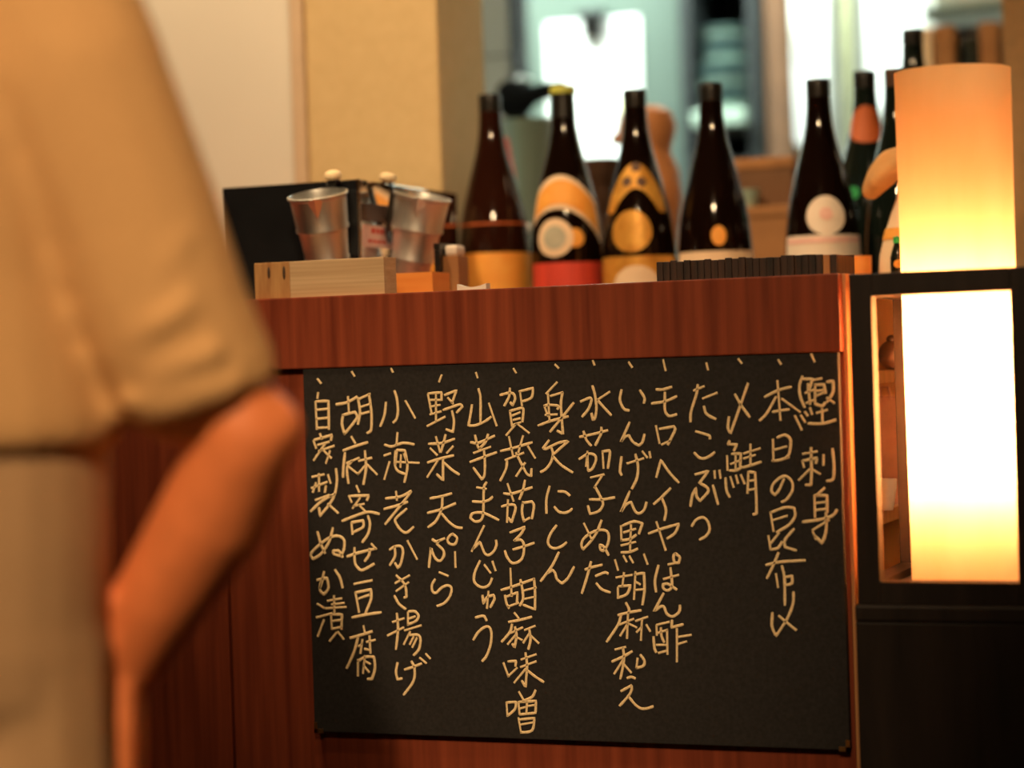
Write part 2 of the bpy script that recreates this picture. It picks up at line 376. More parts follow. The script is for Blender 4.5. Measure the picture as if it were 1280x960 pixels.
MENU = [
('1', '1003.1,470.6 999.4,482.5 1000.6,496.2 1005.6,508.8;1004.4,473.8 1015.6,473.8 1011.9,486.2;1010.0,480.0 1011.2,492.5 1012.5,505.0;1006.9,491.2 1016.2,487.5;1008.1,503.8 1017.5,500.0;1017.5,475.0 1026.9,473.1;1018.8,480.0 1018.8,503.8;1018.8,481.2 1030.0,480.6 1031.9,491.2;1020.0,488.8 1030.0,487.5;1020.0,495.0 1028.8,491.2;1018.8,505.0 1027.5,507.5 1031.2,503.8;1033.8,477.5 1041.2,476.2 1041.2,490.0 1033.8,502.5;1033.8,497.5 1042.5,503.8;993.8,520.0 1001.9,536.9;1001.2,519.4 1006.2,527.5;1006.2,515.0 1009.4,519.4;1012.5,510.0 1015.0,517.5;1021.2,516.2 1033.8,512.5;1027.5,511.2 1028.1,526.2;1010.6,529.4 1028.8,529.4 1044.4,525.0;1013.8,560.0 1014.4,588.8 1013.8,606.2 1007.5,606.2;1003.8,567.5 1021.2,564.4;1003.1,576.2 1005.0,583.8;1003.8,576.2 1021.2,572.5 1020.0,578.8;1012.5,586.2 998.8,600.0;1016.2,587.5 1025.0,592.5;1029.4,568.8 1029.4,581.2;1040.6,561.2 1042.5,582.5 1041.2,598.8 1033.8,601.2;1030.6,610.0 1021.2,618.8;1018.1,620.0 1018.8,646.2;1018.8,619.4 1033.8,619.4 1033.8,640.0;1021.2,628.8 1032.5,627.5;1021.2,637.5 1032.5,636.2;1003.8,652.5 1022.5,650.0 1040.0,645.0 1046.2,637.5;1032.5,641.2 1033.1,657.5 1031.2,670.0 1027.5,678.8 1018.8,670.0;1036.2,650.0 1016.2,662.5;1016.2,665.0 1020.0,673.8'),
('2', '971.9,476.2 975.6,525.0;956.2,496.2 972.5,488.1 988.8,483.8;970.0,496.2 958.8,516.2 950.0,525.6;977.5,498.8 1000.0,515.0;966.2,515.0 976.2,513.1 986.2,511.9;966.2,549.4 966.9,576.2;971.9,546.9 981.2,543.8 988.1,550.0 986.9,566.2 983.8,571.2;967.5,562.5 983.1,558.1;965.6,576.2 975.0,575.0 986.2,571.2;980.0,598.8 973.8,612.5 968.8,618.8 964.4,613.8 967.5,603.8 980.0,595.0 989.4,601.2 990.6,612.5 983.8,623.8 977.5,627.5;963.1,640.0 966.9,663.8;963.8,640.6 981.2,634.4 992.5,635.0 993.8,645.0 986.2,656.2 971.2,665.0;966.9,650.0 983.8,645.0;960.6,670.0 963.1,686.2;973.8,666.2 963.8,678.8;963.8,686.9 972.5,685.0 977.5,677.5;992.5,661.2 981.2,675.0 981.2,683.8 995.0,688.1;973.1,691.2 966.9,706.2 958.8,722.5;958.1,706.2 975.0,702.5 1006.2,700.6;970.0,717.5 972.5,733.8;977.5,707.5 980.6,722.5 981.2,756.2;983.1,721.2 990.0,720.0 990.0,728.8 983.8,731.2;991.9,740.0 991.2,755.0 983.8,773.8 970.0,795.0 965.0,782.5 965.6,766.2;973.8,770.0 982.5,777.5 995.0,787.5'),
('3', '935.0,479.4 926.2,505.0 913.1,541.9 910.0,535.0 911.2,521.2;918.8,493.1 926.2,506.2 936.9,521.2;911.9,551.2 910.0,555.6 921.2,555.6 917.5,563.1;908.8,570.0 909.4,587.5;915.0,567.5 926.2,566.9 925.0,582.5;913.8,580.0 926.2,575.0;912.5,588.1 920.0,588.1 927.5,583.8;919.4,568.1 919.4,587.5;906.9,597.5 908.1,612.5 911.9,621.2;913.1,596.2 916.9,608.8;920.0,594.4 922.5,603.8;926.2,593.8 930.6,604.4;938.1,555.6 938.1,581.2;930.0,566.9 950.0,560.6;930.0,573.1 943.8,568.8;928.8,584.4 940.0,581.2 951.2,577.5;935.6,590.0 934.4,616.2;936.2,590.0 943.8,590.6 945.0,615.0 945.6,641.2 941.9,643.1;936.2,601.2 942.5,600.6;936.2,612.5 943.8,611.2'),
('4', '872.2,481.2 870.6,492.5 863.8,515.0 863.1,526.9;867.5,488.1 880.0,483.1;878.8,498.1 896.2,491.2;880.0,508.1 883.1,517.5 894.4,523.8;870.0,539.4 886.2,544.4 887.5,548.1;868.1,566.2 873.8,571.9 880.0,573.1 887.5,570.0 893.1,565.6;869.4,593.1 885.6,588.8 874.4,603.8 883.8,609.4 885.0,615.0 875.0,626.2 870.6,620.0 870.0,610.0 865.6,618.8 863.1,632.5;891.2,606.9 894.4,618.8 897.5,630.0;893.1,588.8 893.8,597.5;899.4,588.1 900.6,597.5;865.0,657.5 870.0,650.0 878.8,646.9 885.0,652.5 886.9,662.5 882.5,670.0 875.0,674.4'),
('5', '820.6,486.9 828.8,486.9 839.4,483.8;815.0,504.4 831.2,501.9 845.6,495.6;831.2,490.6 831.2,512.5 836.2,520.0 845.6,518.1;820.0,532.5 824.4,553.8;825.0,536.2 842.5,533.1 843.8,537.5 835.0,555.6;827.5,555.6 837.5,551.2;820.6,596.2 826.2,575.0 836.2,590.0 848.1,603.1;838.1,610.6 827.5,621.2 817.5,630.0;827.5,622.5 832.5,637.5 830.6,650.0;820.6,652.5 831.9,687.5;811.2,666.9 828.8,660.6 848.8,655.0 843.8,666.2 834.4,673.1;823.1,706.9 818.8,725.0 820.0,739.4;844.4,691.9 849.8,696.9 848.1,703.8 843.1,702.5 841.9,695.0 844.4,691.9;835.6,705.6 842.5,704.4;838.1,710.0 840.0,732.5 835.0,738.1 829.4,735.6 828.8,730.6 835.0,730.0 845.6,736.9;830.0,723.8 848.1,718.8;829.4,741.9 817.5,764.4 826.2,758.1 830.0,758.8 833.8,767.5 841.2,770.6 848.8,765.0 850.0,756.9;821.2,781.2 836.2,777.5;820.6,782.5 821.2,793.8;816.9,796.2 818.1,810.0 820.0,815.0;833.8,787.5 834.4,817.5;822.5,791.2 833.8,787.5;826.2,785.0 826.9,795.0 830.0,802.5;821.2,806.2 832.5,806.2;823.8,816.2 832.5,813.8;840.0,775.6 839.4,784.4 853.8,780.6;846.2,786.2 846.2,826.9;848.8,796.2 863.8,793.8;848.1,805.0 858.1,801.9'),
('6', '776.9,487.5 775.0,500.0 780.0,511.2 786.2,513.1;800.0,488.1 805.6,497.5 805.0,503.8;786.9,528.1 776.2,552.5 781.2,546.2 786.2,544.4 791.2,552.5 798.8,556.9 803.1,552.5 805.6,543.1;776.9,571.2 775.0,588.8 776.9,593.8;784.4,579.4 804.4,573.1;794.4,568.1 797.5,582.5 796.2,597.5 790.0,610.6;803.1,564.4 808.8,571.9;811.9,565.0 813.1,571.9;787.2,614.4 776.2,640.0 782.5,631.2 788.8,627.5 793.8,638.8 798.8,641.9 805.0,637.5 808.1,628.1;776.2,657.5 776.9,675.6;778.8,656.9 792.5,651.9 803.1,654.4 798.8,666.9;780.0,665.6 794.4,661.2;776.9,675.6 787.5,673.8 795.0,668.8;788.8,656.2 787.5,688.8;776.9,681.9 794.4,677.5;776.9,690.6 787.5,690.0 796.9,686.2;768.8,700.0 772.5,712.5;779.4,695.0 783.1,701.9;786.9,695.6 791.2,703.1;805.0,693.1 809.4,705.0;770.6,721.9 790.0,718.8;780.0,716.2 778.1,732.5;772.5,734.4 772.5,747.5;773.8,733.1 788.1,731.9 783.8,742.5 773.8,746.9;794.4,715.0 792.5,748.8;793.8,718.1 805.0,716.2 805.6,737.5 803.1,755.6;795.0,727.5 800.0,730.6;793.8,737.5 803.8,736.9;782.5,753.8 786.2,761.2 785.6,766.2;773.1,768.8 786.2,765.6 801.2,763.1;776.2,770.0 772.5,781.2 758.8,801.9;775.0,780.6 791.9,773.8;785.0,767.5 783.8,797.5;784.4,780.0 775.6,794.4;786.9,780.0 795.6,784.4;795.0,776.2 809.4,771.2;802.5,775.0 801.2,800.0;801.9,783.8 796.2,790.0;808.1,781.2 812.5,788.8;769.4,811.9 781.9,808.8;778.8,810.0 780.0,825.0 775.6,848.1;765.6,826.9 779.4,820.6 790.0,814.4;778.8,825.0 768.1,841.9;780.6,831.2 788.8,840.6;796.9,823.1 795.6,835.0;800.6,818.8 805.6,826.2 803.8,832.5 795.6,835.0;784.4,847.5 789.4,846.2 793.8,848.1;776.9,863.8 789.4,856.9 789.4,862.5 785.6,870.0 775.0,881.9;786.2,871.2 793.8,880.6 801.2,885.6 808.8,885.6 816.2,883.1'),
('7', '740.6,482.5 743.8,493.8 745.6,510.0 743.8,522.5 741.2,525.0 739.4,516.9;726.2,501.9 736.9,497.5 739.4,500.0 735.6,511.2 728.1,520.6;746.9,500.0 761.9,490.0;746.9,500.0 753.8,508.1 763.8,518.8;725.0,546.2 740.0,543.1 759.4,538.1;729.4,539.4 733.1,550.0 738.8,556.9;751.9,534.4 751.2,542.5 744.4,556.2;724.4,573.8 735.0,567.5 743.1,568.8 745.0,575.0 740.6,585.6 735.6,588.8;734.4,564.4 732.5,582.5;734.4,567.5 735.0,587.5;753.1,563.8 754.4,585.0;753.8,564.4 761.9,563.1 762.5,567.5 760.0,585.0;738.8,596.9 755.0,593.1;752.5,595.0 743.1,609.4;743.8,608.1 750.6,621.2 753.8,630.0 748.8,638.8 737.5,642.5 735.0,632.5;737.5,624.4 753.8,624.4 768.1,621.9;730.0,654.4 739.4,673.8;751.9,650.6 746.2,665.0 738.8,676.2 728.8,686.9 726.9,681.2 729.4,673.8 738.8,666.2 750.0,662.5 758.8,664.4 761.2,672.5 758.8,682.5 753.8,688.8 750.6,686.9 750.0,681.2 754.4,683.1 760.6,693.8;738.8,702.5 733.8,721.2 727.5,741.2;731.9,711.9 741.2,708.8 752.5,706.2;745.0,720.0 756.2,715.6 760.0,716.9;745.6,729.4 752.5,736.9 762.5,740.6'),
('8', '696.2,478.1 683.1,491.9;685.0,492.5 686.9,525.6;688.8,495.0 703.1,490.6;703.1,490.6 701.2,506.2 703.8,542.5 696.9,538.8;680.6,507.5 685.6,506.2 696.2,506.9 698.8,508.8 696.9,511.2;680.6,508.1 685.0,520.0;681.9,518.8 696.2,518.1;673.1,531.9 688.8,526.2 710.0,520.6;716.9,503.8 702.5,521.9 688.1,539.4;686.2,550.6 678.8,560.6 682.5,561.2 697.5,553.8 710.6,551.2 693.1,566.9;689.4,560.0 691.2,567.5 688.8,577.5 682.5,586.2 676.2,590.0;691.2,570.6 701.2,581.2 715.6,590.6;686.9,608.1 683.1,623.8 683.1,641.2;698.1,614.4 706.2,615.0 711.9,619.4;693.1,633.8 698.1,639.4 705.0,641.2 711.2,639.4 715.0,636.2;695.6,656.9 688.8,666.2 685.0,676.2 686.9,682.5 693.1,685.6 701.9,683.1 708.1,678.1;698.5,690.6 690.0,707.5 676.2,726.2;685.0,716.2 690.6,712.5 693.8,716.2 696.2,723.8 702.5,729.4 710.0,722.5 717.5,708.8'),
('9', '637.5,485.6 636.2,496.2 630.6,506.9;625.6,493.8 636.2,491.2 641.9,492.5 643.8,498.8 640.6,506.9 638.1,503.1;650.0,490.0 652.5,506.9;649.4,489.4 666.2,485.0 664.4,496.9 653.1,501.9;637.5,514.4 640.0,532.5;637.5,513.8 652.5,510.0 654.4,512.5 653.1,526.9;640.6,519.4 650.0,515.6;641.9,525.0 650.0,523.1;641.2,531.2 650.6,528.1;645.0,530.0 633.1,543.8;646.9,530.0 661.2,541.2;636.2,546.2 641.2,569.4;653.8,545.0 648.1,565.0;626.2,563.8 640.0,560.6 665.0,553.1;660.0,558.1 668.8,572.5;631.9,575.0 654.4,566.2;633.8,576.2 632.5,586.2 625.6,600.6;645.0,566.2 652.5,581.2 658.8,592.5 663.8,595.0 664.4,586.2;656.2,578.8 645.6,595.0;634.4,605.0 641.9,626.2;656.2,600.6 653.8,612.5 649.4,623.8;630.0,616.9 638.8,617.5 665.0,609.4;627.5,633.1 635.0,631.2 642.5,631.2 644.4,636.2 639.4,653.1 635.6,647.5;635.0,625.0 633.8,652.5;653.8,627.5 652.5,640.0 655.0,651.9;653.8,628.8 665.0,626.9 667.5,632.5 665.0,648.1;655.0,651.2 661.9,647.5;638.1,665.6 656.2,658.8 651.2,667.5 643.1,675.6;643.8,675.6 651.2,675.0 655.0,681.2 653.8,695.0 648.8,701.9 640.0,703.8 633.8,696.2 631.2,688.8;641.9,686.9 655.0,683.1 667.5,678.8;638.1,710.6 639.4,745.0;626.9,737.5 639.4,733.8 667.5,723.8;631.2,744.4 633.1,753.8 636.2,760.0;633.8,745.6 646.9,740.6 646.2,753.1;635.6,758.1 648.1,753.8;650.6,725.0 653.1,737.5 653.8,748.8 650.0,756.9;667.5,723.1 668.8,740.0 668.8,761.9 654.4,756.2;655.6,738.1 670.0,734.4;655.6,748.8 668.1,746.2;643.1,766.2 648.1,772.5;636.2,777.5 650.0,775.0 664.4,771.2;640.0,780.6 637.5,790.0 627.5,801.9;638.8,791.2 653.1,784.4;643.8,783.8 645.6,795.0 643.1,809.4 640.6,805.0;644.4,793.8 635.0,805.0;645.0,796.2 652.5,800.0;656.2,787.5 668.8,782.5;661.9,787.5 663.1,800.0 660.6,811.2;661.2,792.5 654.4,803.1;663.8,795.0 673.1,803.8;629.4,828.8 635.6,845.6;635.6,826.9 645.0,826.2 644.4,832.5;635.6,845.0 646.2,835.0;656.9,816.2 658.8,832.5 656.9,858.8 652.5,851.2;651.9,824.4 670.0,818.1;651.2,833.8 670.0,826.9;656.9,836.2 643.1,853.1;659.4,838.1 668.8,845.6 679.4,852.5;648.8,865.0 653.8,873.8;669.4,863.1 665.0,871.2 653.8,876.2;633.1,878.1 634.4,895.0;633.8,878.1 645.0,877.5 643.8,886.2 635.0,894.4;648.1,877.5 649.4,892.5;649.4,877.5 670.0,876.2 669.4,891.2 650.0,893.1;658.8,877.5 658.1,890.0;650.6,885.6 657.5,883.8;661.2,882.5 668.8,881.2;648.1,897.5 651.2,915.0;650.0,899.4 668.1,897.5 665.0,913.1 651.2,915.6;651.9,905.6 666.2,903.1'),
('10', '598.1,486.2 600.6,496.2 600.6,528.1;590.0,506.2 588.1,518.8 585.6,531.9 593.8,531.9 605.0,527.5 613.8,521.2;611.2,504.4 620.6,531.9;588.8,553.1 597.5,553.8 618.1,545.0;593.8,544.4 597.5,558.8 600.0,560.0;610.0,543.1 606.9,552.5 598.8,561.2;592.5,566.2 613.1,558.8;588.1,577.5 605.0,571.2 620.6,565.6;605.0,562.5 606.2,578.8 605.6,593.8 602.5,599.4 591.9,585.0;608.1,603.1 605.0,608.8 604.4,630.0 603.8,643.8 600.6,650.6 593.8,651.9 588.1,647.5 590.0,642.5 597.5,640.6 606.2,641.9 623.1,650.0;596.2,609.4 607.5,611.2;591.2,626.9 602.5,627.5 611.2,625.0 615.6,621.2;605.0,657.5 590.0,688.8;591.2,686.2 600.0,677.5 602.5,683.8 606.2,691.9 611.2,693.8 617.5,688.8 620.6,681.2 620.0,675.6;600.0,701.2 593.8,715.0 592.5,725.0 596.2,731.2 603.8,734.4 611.2,731.2 615.0,723.1;605.6,706.2 613.1,716.2;615.6,701.9 619.4,713.1;603.1,744.4 604.4,754.4 608.8,746.9 616.9,743.8 618.1,748.8 613.1,758.8;610.6,739.4 608.8,760.0;595.0,771.9 604.4,770.0 608.1,775.6;591.9,799.4 598.1,790.0 606.2,783.8 611.9,784.4 614.4,792.5 613.1,806.2 608.1,820.0 603.1,826.2'),
('11', '535.0,493.1 539.4,516.2;535.6,491.9 551.9,490.6 551.9,500.0;538.8,500.0 550.6,500.0;539.4,508.1 550.0,506.2;545.0,492.5 545.0,526.2;538.1,518.1 551.2,514.4;534.4,532.5 556.2,521.2;556.2,493.8 570.6,488.1 565.0,503.8;560.0,497.5 566.2,504.4;554.4,512.5 575.0,505.6 578.1,508.1 571.2,515.6;565.0,513.8 567.5,526.2 566.2,540.0 558.1,536.9;536.2,555.0 552.5,553.8 568.1,548.8;545.0,546.2 550.0,565.0;556.9,543.8 553.8,556.2 551.2,565.0;538.1,560.6 546.2,568.8;566.2,558.1 558.8,566.2;535.0,578.1 551.2,573.1 566.9,569.4;546.9,576.2 534.4,596.2;555.6,578.8 565.0,587.5 573.8,593.1;553.8,573.8 553.8,600.6 546.2,593.1;538.1,623.1 551.2,620.6 564.4,616.9;553.1,621.2 551.9,636.2 545.0,651.2 535.6,658.8;535.0,641.2 551.2,636.9 569.4,629.4;552.5,642.5 561.2,652.5 570.0,658.8 577.5,660.0;540.6,674.4 545.6,676.9 555.6,673.1;548.8,675.6 546.2,680.0 553.8,687.5 555.0,693.8 551.2,700.6 546.2,700.0 541.9,693.8 538.8,684.4 536.2,708.8;566.2,667.5 571.2,672.5 568.8,680.0 562.5,680.0 559.4,675.0 562.5,669.4 566.2,667.5;568.8,690.0 569.4,708.8;549.4,715.6 560.0,720.0;543.8,724.4 540.0,731.2 540.6,738.8 545.0,741.2 552.5,734.4 560.0,731.9 564.4,735.6 562.5,745.0 555.6,753.8 546.9,757.5'),
('12', '493.1,488.8 496.2,498.8 497.5,513.8 495.6,523.8 491.9,528.1;482.5,503.1 480.6,518.8 475.6,532.5;506.9,501.2 518.8,522.5;496.9,541.2 495.6,556.2;481.2,556.2 490.0,558.1 503.8,553.8 517.5,555.6;480.6,569.4 488.1,566.9;496.2,563.8 494.4,580.0;496.2,562.5 506.2,563.1 509.4,578.8;486.9,577.5 480.6,598.8;494.4,563.8 493.8,581.2 497.5,588.8 506.2,592.5;505.0,567.5 509.4,582.5 505.6,602.5;496.2,577.5 523.8,578.8;501.2,568.8 500.6,583.8;495.0,614.4 496.2,625.0;482.5,623.1 501.2,620.6 513.8,613.8;480.6,636.2 495.0,632.5 509.4,627.5;513.8,615.0 501.2,631.2 481.9,655.0;508.1,636.2 494.4,648.8 496.2,656.2 502.5,663.8 508.8,665.6 516.9,658.8;487.5,686.9 493.8,683.1 501.2,683.1 503.8,690.0 501.2,703.8 497.5,710.0 493.8,703.8;493.1,682.5 493.8,695.0 487.5,706.2;509.4,676.2 521.2,698.8;495.6,719.4 506.2,731.2 508.1,746.2 505.6,746.9;494.4,728.8 511.9,719.4;495.6,738.8 510.6,728.1;493.1,745.0 498.8,755.0 506.9,761.2;496.2,766.9 497.5,787.5 495.0,811.2;491.2,777.5 505.0,773.1;485.0,794.4 504.4,784.4;510.0,765.6 510.0,781.2;511.2,764.4 518.8,764.4 523.1,770.0 520.0,776.2 510.0,780.6;511.9,773.1 518.8,770.6;506.2,788.1 526.2,781.9;512.5,790.0 505.0,805.0;511.2,793.8 522.5,793.8 525.6,798.8 523.8,811.2 517.5,818.8;516.9,796.2 512.5,805.0;521.2,797.5 515.6,808.8;496.9,828.8 495.0,840.0 496.9,849.4 502.5,848.1;506.2,836.9 516.2,833.8 526.9,829.4;514.4,826.9 518.1,835.0 516.9,851.2 505.0,868.1;525.0,822.5 532.5,828.8;532.5,817.5 537.5,823.1'),
('13', '420.6,505.6 433.8,503.1 446.2,496.2;435.0,496.2 436.2,515.0;428.8,518.8 427.5,530.0 430.6,542.5;428.8,518.8 443.8,515.0 446.2,522.5 430.6,542.5;447.5,497.5 450.0,515.0 447.5,530.0;448.8,498.8 462.5,492.5;461.2,492.5 464.4,516.2 463.8,537.5 459.4,541.2;451.2,508.8 462.5,505.0;451.2,517.5 461.2,515.0;439.4,546.2 443.8,553.8;429.4,563.1 445.0,557.5 459.4,553.1;431.2,566.2 429.4,582.5 428.8,596.2;440.0,576.2 433.8,585.0 435.6,603.8;433.8,578.8 448.8,572.5;436.2,583.8 447.5,592.5;456.2,563.8 457.5,585.0 454.4,605.0;448.8,576.2 464.4,572.5;456.2,582.5 447.5,592.5;459.4,581.2 471.2,593.1;445.6,607.5 448.8,615.0;436.2,620.0 439.4,627.5;438.8,620.0 461.2,619.4 458.8,625.0;450.0,622.5 441.2,635.0;442.5,632.5 455.0,630.0;448.8,631.2 456.2,638.8;428.1,651.2 443.8,645.0 460.0,640.0 473.8,642.5;439.4,653.8 440.6,667.5;440.0,653.1 453.8,650.6 453.8,658.8 442.5,665.0;460.0,645.0 462.5,655.0 460.0,667.5 453.1,677.5;443.1,685.0 443.8,703.8 448.8,711.2 453.8,712.5 467.5,705.0;434.4,695.6 447.5,691.2 470.0,685.6;461.9,686.2 461.2,693.8 456.2,701.2;464.4,680.0 470.0,686.2;443.1,730.0 465.0,725.6;444.4,741.2 448.8,765.0;445.0,740.6 463.8,736.9 463.8,748.8 456.9,766.2;448.8,748.1 461.2,743.8;440.6,771.9 458.8,768.1 476.2,765.6;454.4,782.5 456.2,791.2;438.1,797.5 451.2,793.8 465.0,789.4;447.5,797.5 442.5,815.0 433.8,835.0;453.1,800.0 450.6,816.2;448.8,807.5 452.5,805.0;458.8,802.5 468.8,800.0;461.9,795.0 463.1,816.2;456.2,811.2 461.2,812.5;447.5,825.0 447.5,844.4;447.5,826.2 457.5,821.2 467.5,821.2 468.8,835.0 465.0,848.8 460.0,848.8;456.2,820.0 453.8,841.2;456.2,826.2 462.5,830.0;455.0,832.5 461.2,840.0'),
('14', '397.5,491.2 396.9,497.5;394.4,502.5 396.2,536.2;395.0,501.9 410.6,501.2 411.2,536.2;395.6,512.5 408.8,511.2;395.6,523.8 408.8,522.5;396.9,535.0 410.0,534.4;400.0,542.5 402.5,548.8;391.9,551.2 395.0,560.0;393.1,550.0 415.0,543.8 413.8,550.0;397.5,556.2 411.2,552.5;406.2,555.0 392.5,575.0;398.8,563.8 417.5,557.5;403.8,562.5 413.8,572.5;412.5,563.8 407.5,578.8;390.6,596.2 405.0,593.1;390.0,610.0 408.8,602.5;398.8,592.5 398.8,613.8;391.2,615.0 395.0,603.8;407.5,607.5 406.2,615.0;410.0,593.8 413.1,603.8;420.0,586.2 421.2,601.2 418.1,618.8 412.5,620.0;388.8,638.8 402.5,626.2 418.8,617.5;417.5,621.2 411.2,631.2 400.0,645.0 398.8,635.0;395.0,625.0 411.2,618.8;410.0,630.0 422.5,641.2;396.9,665.0 401.2,680.0 406.2,691.2;416.2,660.0 411.2,677.5 401.2,692.5 391.2,698.8 388.8,692.5 396.2,683.8 411.2,672.5 422.5,670.0 430.0,675.0 430.0,686.2 426.2,695.0 417.5,692.5 416.2,688.8 423.8,688.8 428.1,696.2;405.0,715.0 402.5,727.5 400.0,735.0;396.9,725.0 408.8,722.5 410.6,735.0 405.0,743.1 400.0,737.5 401.2,727.5;418.8,712.5 425.0,722.5 428.1,734.4;396.9,755.0 405.0,760.0;396.2,771.9 415.0,766.9;405.0,775.0 397.5,795.0;417.5,745.0 418.1,766.2;410.0,751.2 426.9,748.1;407.5,760.6 432.5,758.8;415.0,755.6 430.0,753.8;413.8,768.8 415.0,786.2;414.4,768.1 427.5,768.1 426.9,786.2;416.2,776.2 426.2,775.0;415.6,786.2 426.9,783.8;420.6,791.2 412.5,801.2;422.5,790.0 429.4,798.8'),
('ticks', '1014.0,443.0 1018.0,452.0;973.0,450.0 976.0,455.0;923.0,449.0 927.0,454.0;883.0,454.0 885.0,462.0;829.0,450.0 832.0,463.0;786.0,453.0 790.0,459.0;741.0,451.0 743.0,456.0;694.0,456.0 698.0,460.0;642.0,461.0 645.0,466.0;595.0,466.0 597.0,472.0;552.0,469.0 549.0,477.0;489.0,461.0 491.0,465.0;440.0,465.0 443.0,470.0;397.0,474.0 401.0,479.0')]
for key, txt in MENU:
    rnd = random.Random(key); bm = bmesh.new()
    for st in txt.split(';'):
        if key == 'ticks': bm = bmesh.new()
        P = []
        for q in st.split():
            px, py = map(float, q.split(',')); w_ = at(px, py, YB); P.append(Vector((w_.x, w_.z)))
        wid = 0.0029 if key not in ('1', '13', '14') else 0.0031
        chalk_stroke(bm, P, wid, rnd)
        if key == 'ticks': obj('tick_mark', bm, 'chalk', t)
    if key != 'ticks': obj('menu_line', bm, 'chalk', t)

# ------------------------------------------------------------------ paper lantern lamp and its pedestal
LX0, LX1, LY0, LY1, LZ0, LZ1 = 0.3255, 0.5035, -0.05, 0.166, 0.752, 1.0755
t = thing('pedestal', (0.59, 0.08, 0), 'black wooden pedestal box under the paper lantern', 'pedestal')
obj('body', B((LX0-.003, -0.052, 0), (0.86, 0.22, 0.735), .002), 'blackwood', t)
obj('top_board', B((LX0-.003, -0.054, 0.735), (0.86, 0.222, LZ0), .003), 'blackwood', t)
t = thing('lantern', ((LX0+LX1)/2, (LY0+LY1)/2, LZ0), 'glowing paper cylinder lantern in a black wooden frame', 'lamp')
s = 0.022
for x in (LX0, LX1-s):
    obj('post', B((x, LY0, LZ0), (x+s, LY0+s, LZ1), .0012), 'blackwood', t)
    xi = x if x == LX0 else x+.007
    obj('post', B((xi, LY1-.015, LZ0), (xi+.015, LY1, LZ1), .001), 'blackwood', t)
for z in (LZ0, LZ1-s):
    obj('rail', B((LX0+s, LY0, z), (LX1-s, LY0+s, z+s), .0008), 'blackwood', t); obj('rail', B((LX0+.015, LY1-.015, z), (LX1-.015, LY1, z+s), .0008), 'blackwood', t)
    for x in (LX0, LX1-s): obj('rail', B((x, LY0+s, z), (x+s, LY1-.015, z+s), .0008), 'blackwood', t)
LC = at(1200, 420, 0.039); LCX, LCY = LC.x, 0.039
obj('base_board', B((LX0+s, LY0+s, LZ0), (LX1-s, LY1-.015, LZ0+.014)), 'blackwood', t)
zt = at(1202, 88, 0.039).z
bm = bmesh.new(); lathe(bm, [(0.0545, LZ0+.016), (0.0575, zt)], (LCX, LCY, 0), 72, cap=False)
sh = obj('paper_shade', bm, 'washi', t, smooth=True)
sh['label'] = 'glowing paper shade'
bm = bmesh.new(); lathe(bm, [(0.018, LZ0+.014), (0.018, LZ0+.095), (0.012, LZ0+.11)], (LCX, LCY, 0), 24); obj('socket', bm, 'whitecer', t, smooth=True)
bm = bmesh.new(); lathe(bm, [(0.010, LZ0+.1102), (0.0165, LZ0+.13), (0.018, LZ0+.15), (0.018, LZ0+.27), (0.014, LZ0+.295), (0.006, LZ0+.305)], (LCX, LCY, 0), 24)
obj('bulb', bm, 'bulb', t, smooth=True)['label'] = 'glowing bulb'

# ------------------------------------------------------------------ things on the ledge
ZL = 1.079
# pale wooden tray
x0 = at(318, 340, .008).x; x1 = at(480, 340, .008).x; z1 = at(420, 324, .008).z
t = thing('wooden_tray', ((x0+x1)/2, .024, ZL), 'pale wooden tray lying on the ledge below the metal cups', 'tray')
xj = at(362, 340, .008).x
obj('front_board', B((xj, .008, ZL), (x1, .016, z1), .0006), 'palewood', t)
obj('corner_block', B((x0, .0075, ZL), (xj, .016, z1), .0008), 'palewoodend', t)['label'] = 'orange brown corner block with two dark holes'
for px in (336, 355):
    p = at(px, 341, .0075); bm = bmesh.new(); blob(bm, p, .0034, 2, (0.55, .25, 2.3 if px > 350 else 2.0)); obj('nail_hole', bm, 'knot', t, smooth=True)
obj('back_board', B((x0, .034, ZL), (x1, .040, z1)), 'palewood', t)
for xx in (x0, x1-.008): obj('side_board', B((xx, .016, ZL), (xx+.008, .034, z1)), 'palewood', t)
obj('bottom_board', B((x0+.008, .016, ZL), (x1-.008, .034, ZL+.006)), 'palewood', t)

# steel box
FX, FY0, FY1 = -0.297, 0.152, 0.445
bl = at(278, 236, FY0); bz = at(447, 225, FY0).z
t = thing('steel_box', ((bl.x+FX)/2, (FY0+FY1)/2, ZL), 'mirror polished steel box with a dark reflection painted on its front, cups hooked on its rim', 'box')
obj('front_plate', B((bl.x, FY0, ZL), (FX-.0012, FY0+.0015, bz)), 'dark_reflection', t)['label'] = 'front plate painted with a dark reflection'
obj('side_plate', B((FX-.0012, FY0, ZL), (FX, FY1, bz)), 'steel', t)
obj('side_plate', B((bl.x, FY0+.0015, ZL), (bl.x+.0012, FY1, bz)), 'steel', t)
obj('rear_plate', B((bl.x+.0012, FY1-.0012, ZL), (FX-.0012, FY1, bz)), 'steel', t)
obj('bottom_plate', B((bl.x+.0012, FY0+.0015, ZL), (FX-.0012, FY1-.0012, ZL+.0015)), 'steel', t)
bm = bmesh.new(); tube(bm, [(FX-.0005, FY0+.0006, ZL), (FX-.0005, FY0+.0006, bz+.001)], .0022, 12); obj('corner_edge', bm, 'steel', t, smooth=True)
bm = bmesh.new(); tube(bm, [(bl.x, FY0+.001, bz), (FX, FY0+.001, bz)], .0009, 8); tube(bm, [(FX-.0006, FY0, bz), (FX-.0006, FY1, bz)], .0009, 8); obj('rim', bm, 'steel', t, smooth=True)
